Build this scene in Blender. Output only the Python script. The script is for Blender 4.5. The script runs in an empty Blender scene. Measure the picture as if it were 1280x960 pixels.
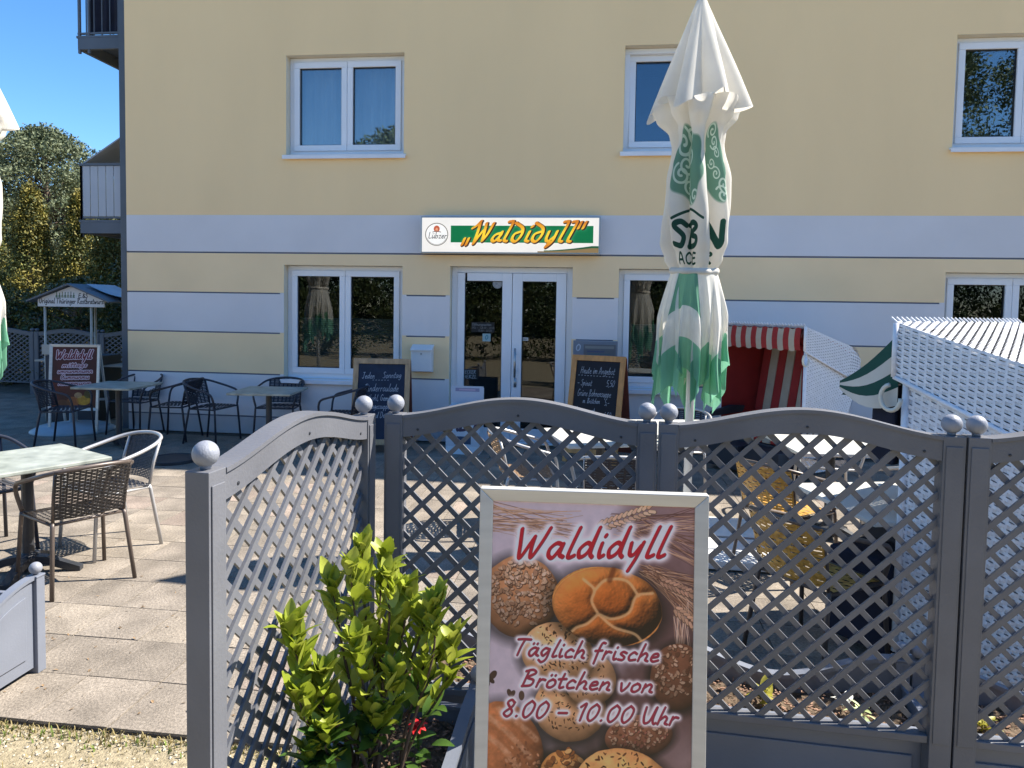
import bpy, bmesh, math, random
import numpy as np
from mathutils import Vector, Matrix
from math import sin, cos, pi, radians, sqrt, atan2, tan, hypot

random.seed(7)
RNG = np.random.default_rng(7)
C = bpy.context.scene.collection
SC = bpy.context.scene

# ------------------------------------------------------------------ camera
F_PX, CX, CY = 900.0, 640.0, 430.0
PITCH, YAW, ROLL = radians(3.0), radians(7.0), radians(0.95)
f_ = Vector((-sin(YAW)*cos(PITCH), cos(YAW)*cos(PITCH), -sin(PITCH)))
r0 = Vector((cos(YAW), sin(YAW), 0)); u0 = r0.cross(f_)
r_ = r0*cos(ROLL) + u0*sin(ROLL); u_ = u0*cos(ROLL) - r0*sin(ROLL)
cam = bpy.data.cameras.new('camera'); cam_o = bpy.data.objects.new('camera', cam); C.objects.link(cam_o)
cam.sensor_fit = 'HORIZONTAL'; cam.sensor_width = 36.0; cam.lens = 36.0*F_PX/1280.0
cam.shift_y = -(480.0-CY)/1280.0
cam.clip_start = 0.05; cam.clip_end = 2000
m = Matrix.Identity(4)
for i in range(3):
    m[i][0] = r_[i]; m[i][1] = u_[i]; m[i][2] = -f_[i]
m[2][3] = 1.75
cam_o.matrix_world = m
SC.camera = cam_o

# ------------------------------------------------------------------ sky, sun, exposure
SUN_EL = radians(48); SUN_DIR = Vector((0.935*cos(SUN_EL), 0.355*cos(SUN_EL), sin(SUN_EL))).normalized()
W = bpy.data.worlds.new('World'); SC.world = W; W.use_nodes = True
nt = W.node_tree; bg = nt.nodes['Background']
sky = nt.nodes.new('ShaderNodeTexSky'); sky.sky_type = 'NISHITA'; sky.sun_disc = False
sky.sun_elevation = SUN_EL; sky.sun_rotation = atan2(SUN_DIR.x, SUN_DIR.y)
sky.air_density = 0.85; sky.dust_density = 0.0; sky.ozone_density = 4.0
hs = nt.nodes.new('ShaderNodeHueSaturation'); hs.inputs['Saturation'].default_value = 1.20
nt.links.new(sky.outputs[0], hs.inputs['Color']); nt.links.new(hs.outputs[0], bg.inputs[0]); bg.inputs[1].default_value = 0.088
sl = bpy.data.lights.new('sun', 'SUN'); so = bpy.data.objects.new('sun', sl); C.objects.link(so)
sl.energy = 4.2; sl.angle = radians(0.53); sl.color = (1.0, 0.94, 0.85)
so.rotation_euler = (-SUN_DIR).to_track_quat('-Z', 'Y').to_euler()
so.location = SUN_DIR*40
SC.view_settings.view_transform = 'Standard'; SC.view_settings.look = 'None'
SC.view_settings.exposure = 1.60; SC.view_settings.gamma = 1.0
SC.cycles.max_bounces = 8; SC.cycles.transparent_max_bounces = 24

# ------------------------------------------------------------------ materials
def mat(name, col, rough=0.6, var=0.12, scale=6.0, bump=0.0, bscale=60.0, metal=0.0, spec=0.5, col2=None, detail=4.0, stretch=(1, 1, 1), transl=0.0):
    m = bpy.data.materials.new(name); m.use_nodes = True
    t = m.node_tree; b = t.nodes['Principled BSDF']
    b.inputs['Roughness'].default_value = rough; b.inputs['Metallic'].default_value = metal
    b.inputs['Specular IOR Level'].default_value = spec
    tc = t.nodes.new('ShaderNodeTexCoord'); mp = t.nodes.new('ShaderNodeMapping')
    mp.inputs['Scale'].default_value = stretch
    t.links.new(tc.outputs['Object'], mp.inputs[0])
    n = t.nodes.new('ShaderNodeTexNoise'); n.inputs['Scale'].default_value = scale; n.inputs['Detail'].default_value = detail
    t.links.new(mp.outputs[0], n.inputs[0])
    cr = t.nodes.new('ShaderNodeValToRGB')
    a = Vector(col[:3])
    lo = a*(1-var); hi = (Vector(col2[:3]) if col2 else a*(1+var))
    cr.color_ramp.elements[0].color = (*lo, 1); cr.color_ramp.elements[1].color = (*hi, 1)
    cr.color_ramp.elements[0].position = 0.3; cr.color_ramp.elements[1].position = 0.7
    t.links.new(n.outputs[0], cr.inputs[0]); t.links.new(cr.outputs[0], b.inputs['Base Color'])
    if bump:
        n2 = t.nodes.new('ShaderNodeTexNoise'); n2.inputs['Scale'].default_value = bscale; n2.inputs['Detail'].default_value = 3
        t.links.new(mp.outputs[0], n2.inputs[0])
        bp = t.nodes.new('ShaderNodeBump'); bp.inputs['Strength'].default_value = bump; bp.inputs['Distance'].default_value = 0.01
        t.links.new(n2.outputs[0], bp.inputs['Height']); t.links.new(bp.outputs[0], b.inputs['Normal'])
    if transl:
        tr = t.nodes.new('ShaderNodeBsdfTranslucent'); mx = t.nodes.new('ShaderNodeMixShader')
        mx.inputs[0].default_value = transl
        t.links.new(cr.outputs[0], tr.inputs[0])
        t.links.new(b.outputs[0], mx.inputs[1]); t.links.new(tr.outputs[0], mx.inputs[2])
        t.links.new(mx.outputs[0], t.nodes['Material Output'].inputs[0])
    m['cr'] = 1
    return m

def img_mat(name, px, rough=0.6, transl=0.0, emit=0.0):
    """px: float array h x w x 3 (display values, row 0 at the top); computed here, never loaded."""
    h, w = px.shape[:2]
    im = bpy.data.images.new(name, w, h, alpha=False)
    buf = np.ones((h, w, 4), np.float32); buf[..., :3] = np.clip(px[::-1], 0, 1)
    im.pixels.foreach_set(buf.ravel()); im.update(); im.pack()
    m = bpy.data.materials.new(name); m.use_nodes = True; t = m.node_tree; b = t.nodes['Principled BSDF']
    ti = t.nodes.new('ShaderNodeTexImage'); ti.image = im
    uv = t.nodes.new('ShaderNodeUVMap'); t.links.new(uv.outputs[0], ti.inputs[0])
    t.links.new(ti.outputs[0], b.inputs['Base Color']); b.inputs['Roughness'].default_value = rough
    if emit:
        t.links.new(ti.outputs[0], b.inputs['Emission Color']); b.inputs['Emission Strength'].default_value = emit
    if transl:
        tr = t.nodes.new('ShaderNodeBsdfTranslucent'); mx = t.nodes.new('ShaderNodeMixShader'); mx.inputs[0].default_value = transl
        t.links.new(ti.outputs[0], tr.inputs[0]); t.links.new(b.outputs[0], mx.inputs[1]); t.links.new(tr.outputs[0], mx.inputs[2])
        t.links.new(mx.outputs[0], t.nodes['Material Output'].inputs[0])
    return m

def glass_mat(name, refl=0.16, tint=(0.55, 0.6, 0.6)):
    m = bpy.data.materials.new(name); m.use_nodes = True; t = m.node_tree
    t.nodes.remove(t.nodes['Principled BSDF'])
    fr = t.nodes.new('ShaderNodeFresnel'); fr.inputs[0].default_value = 1.5
    ma = t.nodes.new('ShaderNodeMath'); ma.operation = 'MULTIPLY_ADD'; ma.inputs[1].default_value = 0.85; ma.inputs[2].default_value = refl-0.035
    t.links.new(fr.outputs[0], ma.inputs[0])
    gl = t.nodes.new('ShaderNodeBsdfGlossy'); gl.inputs['Roughness'].default_value = 0.006
    tp = t.nodes.new('ShaderNodeBsdfTransparent'); tp.inputs[0].default_value = (*tint, 1)
    tc = t.nodes.new('ShaderNodeTexCoord'); n = t.nodes.new('ShaderNodeTexNoise'); n.inputs['Scale'].default_value = 1.3
    bp = t.nodes.new('ShaderNodeBump'); bp.inputs['Strength'].default_value = 0.02; bp.inputs['Distance'].default_value = 0.05
    t.links.new(tc.outputs['Object'], n.inputs[0]); t.links.new(n.outputs[0], bp.inputs['Height']); t.links.new(bp.outputs[0], gl.inputs['Normal'])
    mx = t.nodes.new('ShaderNodeMixShader')
    t.links.new(ma.outputs[0], mx.inputs[0]); t.links.new(tp.outputs[0], mx.inputs[1]); t.links.new(gl.outputs[0], mx.inputs[2])
    t.links.new(mx.outputs[0], t.nodes['Material Output'].inputs[0])
    return m

M = {}
M['cream'] = mat('cream_render', (0.96, 0.69, 0.38), 0.9, 0.03, 0.8, 0.3, 180, spec=0.2, stretch=(1.6, 1, .45), detail=8)
M['cream_low'] = mat('cream_band_render', (0.93, 0.69, 0.41), 0.9, 0.05, 1.1, 0.25, 180, spec=0.2)
M['blue'] = mat('blue_grey_render', (0.72, 0.69, 0.69), 0.9, 0.05, 1.0, 0.25, 180, spec=0.2)
M['plinth'] = mat('plinth_render', (0.50, 0.48, 0.50), 0.9, 0.10, 1.4, 0.3, 150, spec=0.2)
M['reveal'] = mat('pale_reveal_render', (0.72, 0.64, 0.50), 0.9, 0.05, 2, spec=0.2)
M['groove'] = mat('groove_render', (0.20, 0.23, 0.32), 0.9, 0.08, 3)
M['upvc'] = mat('white_upvc', (0.80, 0.81, 0.84), 0.35, 0.03, 2)
M['sill'] = mat('white_sill_metal', (0.78, 0.79, 0.82), 0.4, 0.05, 4)
M['glass'] = glass_mat('window_glass', 0.065, (0.5, 0.55, 0.56))
M['glass_up'] = glass_mat('upper_window_glass', 0.22, (0.82, 0.86, 0.88))
M['seal'] = mat('black_seal', (0.02, 0.02, 0.022), 0.6)
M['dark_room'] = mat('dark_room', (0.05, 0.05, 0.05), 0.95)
M['curtain'] = mat('grey_curtain', (0.62, 0.64, 0.66), 0.95, 0.25, 1.2, stretch=(5, 1, 0.6))
M['blind'] = mat('pleated_blind', (0.52, 0.60, 0.58), 0.9, 0.08, 3)
M['steel_dark'] = mat('anthracite_steel', (0.085, 0.10, 0.125), 0.5, 0.12, 3, metal=0.0)
M['balc_panel'] = mat('pale_balcony_panel', (0.42, 0.44, 0.48), 0.6, 0.06, 2)
M['balc_shade'] = mat('grey_canvas', (0.30, 0.33, 0.37), 0.8, 0.06, 3)
M['navy_cloth'] = mat('navy_cloth', (0.012, 0.014, 0.03), 0.9, 0.3, 8)
M['roof'] = mat('roof_tile_brown', (0.16, 0.08, 0.06), 0.8, 0.2, 5)
M['grey_pl'] = mat('grey_lacquer', (0.140, 0.142, 0.155), 0.38, 0.13, 3.5, 0.10, 120)
M['grey_pl2'] = mat('blue_grey_lacquer', (0.165, 0.18, 0.215), 0.38, 0.07, 4, 0.06, 90)
M['ball'] = mat('grey_ball_lacquer', (0.24, 0.25, 0.28), 0.5, 0.07, 30, 0.15, 220)
M['slab'] = mat('concrete_slab', (0.225, 0.192, 0.155), 0.92, 0.20, 3.2, 0.5, 130, spec=0.2)
M['slab2'] = mat('concrete_slab_worn', (0.255, 0.217, 0.172), 0.92, 0.22, 2.5, 0.5, 120, spec=0.2)
M['slab3'] = mat('concrete_slab_pinkish', (0.245, 0.197, 0.16), 0.92, 0.22, 3.0, 0.5, 140, spec=0.2)
def slabify(m, amt=.22):
    t = m.node_tree; b = t.nodes['Principled BSDF']; src = b.inputs['Base Color'].links[0].from_socket
    oi = t.nodes.new('ShaderNodeObjectInfo'); tc = [n for n in t.nodes if n.type == 'TEX_COORD'][0]
    n = t.nodes.new('ShaderNodeTexNoise'); n.inputs['Scale'].default_value = 70; n.inputs['Detail'].default_value = 6; n.inputs['Roughness'].default_value = .75; t.links.new(tc.outputs['Object'], n.inputs[0])
    n3 = t.nodes.new('ShaderNodeTexNoise'); n3.noise_dimensions = '4D'; n3.inputs['Scale'].default_value = 5.5; n3.inputs['Detail'].default_value = 5; t.links.new(tc.outputs['Object'], n3.inputs['Vector'])
    mw = t.nodes.new('ShaderNodeMath'); mw.operation = 'MULTIPLY'; mw.inputs[1].default_value = 37; t.links.new(oi.outputs['Random'], mw.inputs[0]); t.links.new(mw.outputs[0], n3.inputs['W'])
    def rng(sock, a, c, lo, hi):
        r = t.nodes.new('ShaderNodeMapRange'); r.inputs[1].default_value = a; r.inputs[2].default_value = c; r.inputs[3].default_value = lo; r.inputs[4].default_value = hi; t.links.new(sock, r.inputs[0]); return r.outputs[0]
    v = None
    for q in (rng(n.outputs[0], .35, .68, .62, 1.45), rng(oi.outputs['Random'], 0, 1, .90, 1.10), rng(n3.outputs[0], .3, .7, .80, 1.14)):
        if v is None: v = q
        else:
            k = t.nodes.new('ShaderNodeMath'); k.operation = 'MULTIPLY'; t.links.new(v, k.inputs[0]); t.links.new(q, k.inputs[1]); v = k.outputs[0]
    mx = t.nodes.new('ShaderNodeVectorMath'); mx.operation = 'SCALE'; t.links.new(src, mx.inputs[0]); t.links.new(v, mx.inputs['Scale']); t.links.new(mx.outputs[0], b.inputs['Base Color'])
for k_ in ('slab', 'slab2', 'slab3'): slabify(M[k_])
M['joint'] = mat('joint_sand', (0.10, 0.085, 0.065), 0.95, 0.3, 20, 0.4, 90, spec=0.1)
M['gravel'] = mat('gravel_ground', (0.30, 0.25, 0.16), 0.95, 0.35, 40, 0.8, 120, spec=0.1, col2=(0.38, 0.32, 0.21))
M['soil'] = mat('dark_soil', (0.11, 0.08, 0.055), 0.95, 0.5, 40, 1.0, 80, spec=0.1)
M['bark'] = mat('bark_mulch', (0.26, 0.16, 0.11), 0.9, 0.4, 15, spec=0.1)
M['alu'] = mat('brushed_aluminium', (0.60, 0.58, 0.53), 0.45, 0.08, 3, metal=0.35, stretch=(1, 1, 12))
M['wood'] = mat('light_pine_frame', (0.40, 0.27, 0.15), 0.6, 0.2, 5, 0.1, 60, stretch=(6, 6, 1))
M['wood_o'] = mat('orange_beech_frame', (0.52, 0.24, 0.07), 0.55, 0.18, 5, 0.1, 60, stretch=(6, 6, 1))
M['wood_d'] = mat('red_brown_board_back', (0.16, 0.045, 0.03), 0.6, 0.15, 4)
M['tabletop'] = mat('pale_marbled_tabletop', (0.27, 0.29, 0.245), 0.4, 0.22, 9, col2=(0.38, 0.40, 0.345))
M['tabletop_w'] = mat('white_tabletop', (0.55, 0.54, 0.49), 0.4, 0.06, 5)
M['iron'] = mat('black_cast_iron', (0.025, 0.027, 0.032), 0.45, 0.2, 12, 0.1, 70)
M['tube_br'] = mat('brown_chair_tube', (0.11, 0.085, 0.07), 0.4, 0.15, 9, metal=0.2)
M['tube_gr'] = mat('silver_grey_chair_tube', (0.46, 0.45, 0.44), 0.4, 0.1, 9, metal=0.4)
M['tube_dk'] = mat('dark_chair_tube', (0.03, 0.032, 0.045), 0.45, 0.1, 9)
M['weave_br'] = mat('dark_brown_wicker', (0.016, 0.013, 0.012), 0.5, 0.4, 60, col2=(0.04, 0.034, 0.03))
M['weave_dk'] = mat('black_wicker', (0.02, 0.02, 0.028), 0.6, 0.3, 40)
M['weave_gr'] = mat('charcoal_wicker', (0.06, 0.06, 0.065), 0.6, 0.3, 40)
M['weave_ye'] = mat('golden_rattan', (0.50, 0.24, 0.03), 0.5, 0.3, 40, col2=(0.62, 0.35, 0.07))
M['weave_tan'] = mat('tan_rattan', (0.22, 0.14, 0.08), 0.5, 0.3, 40)
M['weave_wh'] = mat('white_beach_chair_wicker', (0.80, 0.80, 0.82), 0.45, 0.06, 20)
M['wick_back'] = mat('wicker_backing', (0.30, 0.30, 0.33), 0.8, 0.2, 20)
M['lining_dk'] = mat('navy_green_lining', (0.012, 0.02, 0.03), 0.9, 0.2, 4)
M['green_cloth'] = mat('dark_green_awning_cloth', (0.012, 0.075, 0.055), 0.85, 0.1, 4)
M['white_cloth'] = mat('ivory_awning_cloth', (0.62, 0.58, 0.50), 0.9, 0.1, 6)
M['red_cloth'] = mat('red_stripe_cloth', (0.30, 0.022, 0.02), 0.85, 0.1, 6)
M['cream_cloth'] = mat('cream_stripe_cloth', (0.42, 0.36, 0.28), 0.9, 0.1, 6)
M['ring'] = mat('ivory_handle', (0.66, 0.62, 0.52), 0.4, 0.05, 5)
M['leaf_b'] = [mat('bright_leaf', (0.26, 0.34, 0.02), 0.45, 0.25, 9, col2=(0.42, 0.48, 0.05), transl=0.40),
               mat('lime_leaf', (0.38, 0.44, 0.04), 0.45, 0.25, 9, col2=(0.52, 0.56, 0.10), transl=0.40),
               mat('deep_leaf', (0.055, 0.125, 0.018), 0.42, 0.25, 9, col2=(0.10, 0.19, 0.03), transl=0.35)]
M['stem'] = mat('brown_stem', (0.09, 0.055, 0.035), 0.8, 0.3, 30)
M['flower'] = mat('red_petal', (0.70, 0.02, 0.025), 0.5, 0.15, 20, transl=0.2)
M['flower_w'] = mat('white_petal', (0.85, 0.85, 0.78), 0.5, 0.08, 20, transl=0.2)
M['leaf_y'] = mat('yellow_green_leaf', (0.36, 0.33, 0.04), 0.5, 0.3, 20, transl=0.3)
M['grass'] = mat('dry_grass_blade', (0.30, 0.24, 0.10), 0.7, 0.35, 14, transl=0.2)
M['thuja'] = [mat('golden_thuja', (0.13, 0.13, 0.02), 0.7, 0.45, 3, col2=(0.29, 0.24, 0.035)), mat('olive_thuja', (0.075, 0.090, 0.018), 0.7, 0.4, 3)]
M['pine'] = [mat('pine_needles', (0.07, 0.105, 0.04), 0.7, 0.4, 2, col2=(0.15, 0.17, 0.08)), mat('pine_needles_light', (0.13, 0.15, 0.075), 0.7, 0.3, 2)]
M['hedge'] = [mat('dark_laurel', (0.03, 0.055, 0.015), 0.4, 0.4, 3, col2=(0.10, 0.12, 0.03)), mat('hedge_olive', (0.09, 0.10, 0.02), 0.5, 0.4, 3)]
M['trunk'] = mat('tree_bark', (0.12, 0.085, 0.06), 0.9, 0.3, 8, 0.5, 20)
M['pale_pole'] = mat('pale_pole', (0.45, 0.43, 0.38), 0.5, 0.1, 6)
M['dark_box'] = mat('dark_counter', (0.02, 0.024, 0.035), 0.6, 0.2, 4)
M['tarp'] = mat('pale_blue_tarp', (0.42, 0.58, 0.74), 0.5, 0.1, 4)
M['pale_wood'] = mat('pale_counter_edge', (0.42, 0.38, 0.32), 0.6, 0.1, 5)
M['base_conc'] = mat('white_concrete_weight', (0.72, 0.71, 0.68), 0.85, 0.07, 6, 0.3, 120)
M['dish'] = mat('grey_base_dish', (0.30, 0.36, 0.40), 0.5, 0.1, 4)
M['mailbox'] = mat('white_mailbox_paint', (0.72, 0.72, 0.72), 0.4, 0.04, 3)
M['chrome'] = mat('satin_steel', (0.42, 0.42, 0.42), 0.3, 0.05, 5, metal=0.8)
M['acryl'] = mat('grey_acrylic', (0.34, 0.36, 0.40), 0.3, 0.1, 3)
M['stand'] = mat('pale_blue_stand', (0.55, 0.66, 0.76), 0.4, 0.05, 3)
M['pole_w'] = mat('grey_white_pole', (0.62, 0.63, 0.62), 0.45, 0.08, 5)
M['canvas_w'] = mat('ivory_canvas', (0.78, 0.75, 0.68), 0.9, 0.05, 5, 0.1, 90, transl=0.48)

# ------------------------------------------------------------------ mesh helpers
class MB:
    def __init__(s): s.v = []; s.f = []; s.uv = None
    def add(s, vs, fs):
        k = len(s.v); s.v.extend([tuple(p) for p in vs]); s.f.extend([tuple(k+i for i in f) for f in fs]); return s
    def box(s, x0, x1, y0, y1, z0, z1):
        return s.add([(x0,y0,z0),(x1,y0,z0),(x1,y1,z0),(x0,y1,z0),(x0,y0,z1),(x1,y0,z1),(x1,y1,z1),(x0,y1,z1)],
                     [(0,3,2,1),(4,5,6,7),(0,1,5,4),(1,2,6,5),(2,3,7,6),(3,0,4,7)])
    def obox(s, o, ax, ay, az):
        o, ax, ay, az = map(Vector, (o, ax, ay, az))
        P = [o, o+ax, o+ax+ay, o+ay]; P += [p+az for p in P]
        return s.add(P, [(0,3,2,1),(4,5,6,7),(0,1,5,4),(1,2,6,5),(2,3,7,6),(3,0,4,7)])
    def quad(s, a, b, c, d): return s.add([a, b, c, d], [(0, 1, 2, 3)])
    def bar(s, a, b, w, h, up=(0, 0, 1)):
        a, b = Vector(a), Vector(b); d = (b-a).normalized(); up = Vector(up)
        sd = d.cross(up)
        if sd.length < 1e-4: sd = d.cross(Vector((1, 0, 0)))
        sd.normalize(); n = sd.cross(d)
        return s.obox(a - sd*w/2 - n*h/2, sd*w, n*h, b-a)
    def tube(s, pts, r, n=8, cap=True):
        pts = [Vector(p) for p in pts]; N = len(pts)
        rs = r if isinstance(r, (list, tuple)) else [r]*N
        k = len(s.v); prev = None
        for i, p in enumerate(pts):
            d = (pts[min(i+1, N-1)] - pts[max(i-1, 0)]).normalized()
            if prev is None:
                a = d.cross(Vector((0, 0, 1)))
                if a.length < 0.05: a = d.cross(Vector((1, 0, 0)))
            else: a = prev - d*prev.dot(d)
            a.normalize(); prev = a; b = d.cross(a)
            for j in range(n):
                t = 2*pi*j/n; s.v.append(tuple(p + (a*cos(t) + b*sin(t))*rs[i]))
        for i in range(N-1):
            for j in range(n):
                s.f.append((k+i*n+j, k+i*n+(j+1) % n, k+(i+1)*n+(j+1) % n, k+(i+1)*n+j))
        if cap:
            s.f.append(tuple(k+j for j in range(n))[::-1]); s.f.append(tuple(k+(N-1)*n+j for j in range(n)))
        return s
    def lathe(s, prof, o=(0, 0, 0), n=20):
        k = len(s.v); N = len(prof)
        for r, z in prof:
            for j in range(n):
                t = 2*pi*j/n; s.v.append((o[0]+r*cos(t), o[1]+r*sin(t), o[2]+z))
        for i in range(N-1):
            for j in range(n): s.f.append((k+i*n+j, k+i*n+(j+1) % n, k+(i+1)*n+(j+1) % n, k+(i+1)*n+j))
        s.f.append(tuple(k+j for j in range(n))[::-1]); s.f.append(tuple(k+(N-1)*n+j for j in range(n)))
        return s
    def prism(s, poly, axis, a, b):
        """poly in the two other axes (in xyz order); extruded along axis from a to b"""
        n = len(poly)
        def P(p, t): return {'x': (t, p[0], p[1]), 'y': (p[0], t, p[1]), 'z': (p[0], p[1], t)}[axis]
        s.add([P(p, a) for p in poly]+[P(p, b) for p in poly],
              [tuple(range(n)), tuple(range(2*n-1, n-1, -1))]+[(i, n+i, n+(i+1) % n, (i+1) % n) for i in range(n)])
        return s
    def grid(s, fn, nu, nv, closed_u=False):
        k = len(s.v); U = nu if closed_u else nu+1
        for j in range(nv+1):
            for i in range(U): s.v.append(tuple(fn(i/nu, j/nv)))
        for j in range(nv):
            for i in range(nu):
                i2 = (i+1) % U
                s.f.append((k+j*U+i, k+j*U+i2, k+(j+1)*U+i2, k+(j+1)*U+i))
        return s
    def mesh(s, name):
        me = bpy.data.meshes.new(name); me.from_pydata(s.v, [], s.f)
        return me

def obj(name, mb, m, parent=None, smooth=False, bevel=0, normals=True):
    me = mb if isinstance(mb, bpy.types.Mesh) else mb.mesh(name)
    if not isinstance(mb, bpy.types.Mesh):
        if normals:
            bm = bmesh.new(); bm.from_mesh(me); bmesh.ops.recalc_face_normals(bm, faces=bm.faces); bm.to_mesh(me); bm.free()
        for mm in (m if isinstance(m, list) else [m]): me.materials.append(mm)
        if smooth: me.polygons.foreach_set('use_smooth', [True]*len(me.polygons))
    o = bpy.data.objects.new(name, me); C.objects.link(o)
    if parent: o.parent = parent
    if bevel:
        b = o.modifiers.new('bevel', 'BEVEL'); b.width = bevel; b.segments = 2; b.limit_method = 'ANGLE'; b.angle_limit = radians(40)
    return o
def tag(o, label=None, cat=None, group=None, kind=None):
    if label: o['label'] = label
    if cat: o['category'] = cat
    if group: o['group'] = group
    if kind: o['kind'] = kind
    return o
def thing(name, label, cat, loc=(0, 0, 0), rz=0.0, group=None):
    o = bpy.data.objects.new(name, None); C.objects.link(o); o.location = loc; o.rotation_euler = (0, 0, rz)
    o.empty_display_size = 0.2
    return tag(o, label, cat, group)
def copy_tree(o, parent=None):
    c = o.copy(); C.objects.link(c); c.parent = parent
    for ch in list(o.children): copy_tree(ch, c)
    return c
def place(o, loc, rz, label=None, group=None):
    o.location = loc; o.rotation_euler = (0, 0, rz)
    if label: o['label'] = label
    if group: o['group'] = group
    return o
def uv_plane(name, a, b, c, d, m, parent=None):
    """a = lower left, b = lower right, c = upper right, d = upper left"""
    me = bpy.data.meshes.new(name); me.from_pydata([tuple(p) for p in (a, b, c, d)], [], [(0, 1, 2, 3)])
    uvl = me.uv_layers.new(name='UVMap')
    for i, q in enumerate([(0, 0), (1, 0), (1, 1), (0, 1)]): uvl.data[i].uv = q
    me.materials.append(m)
    o = bpy.data.objects.new(name, me); C.objects.link(o)
    if parent: o.parent = parent
    return o

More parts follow.
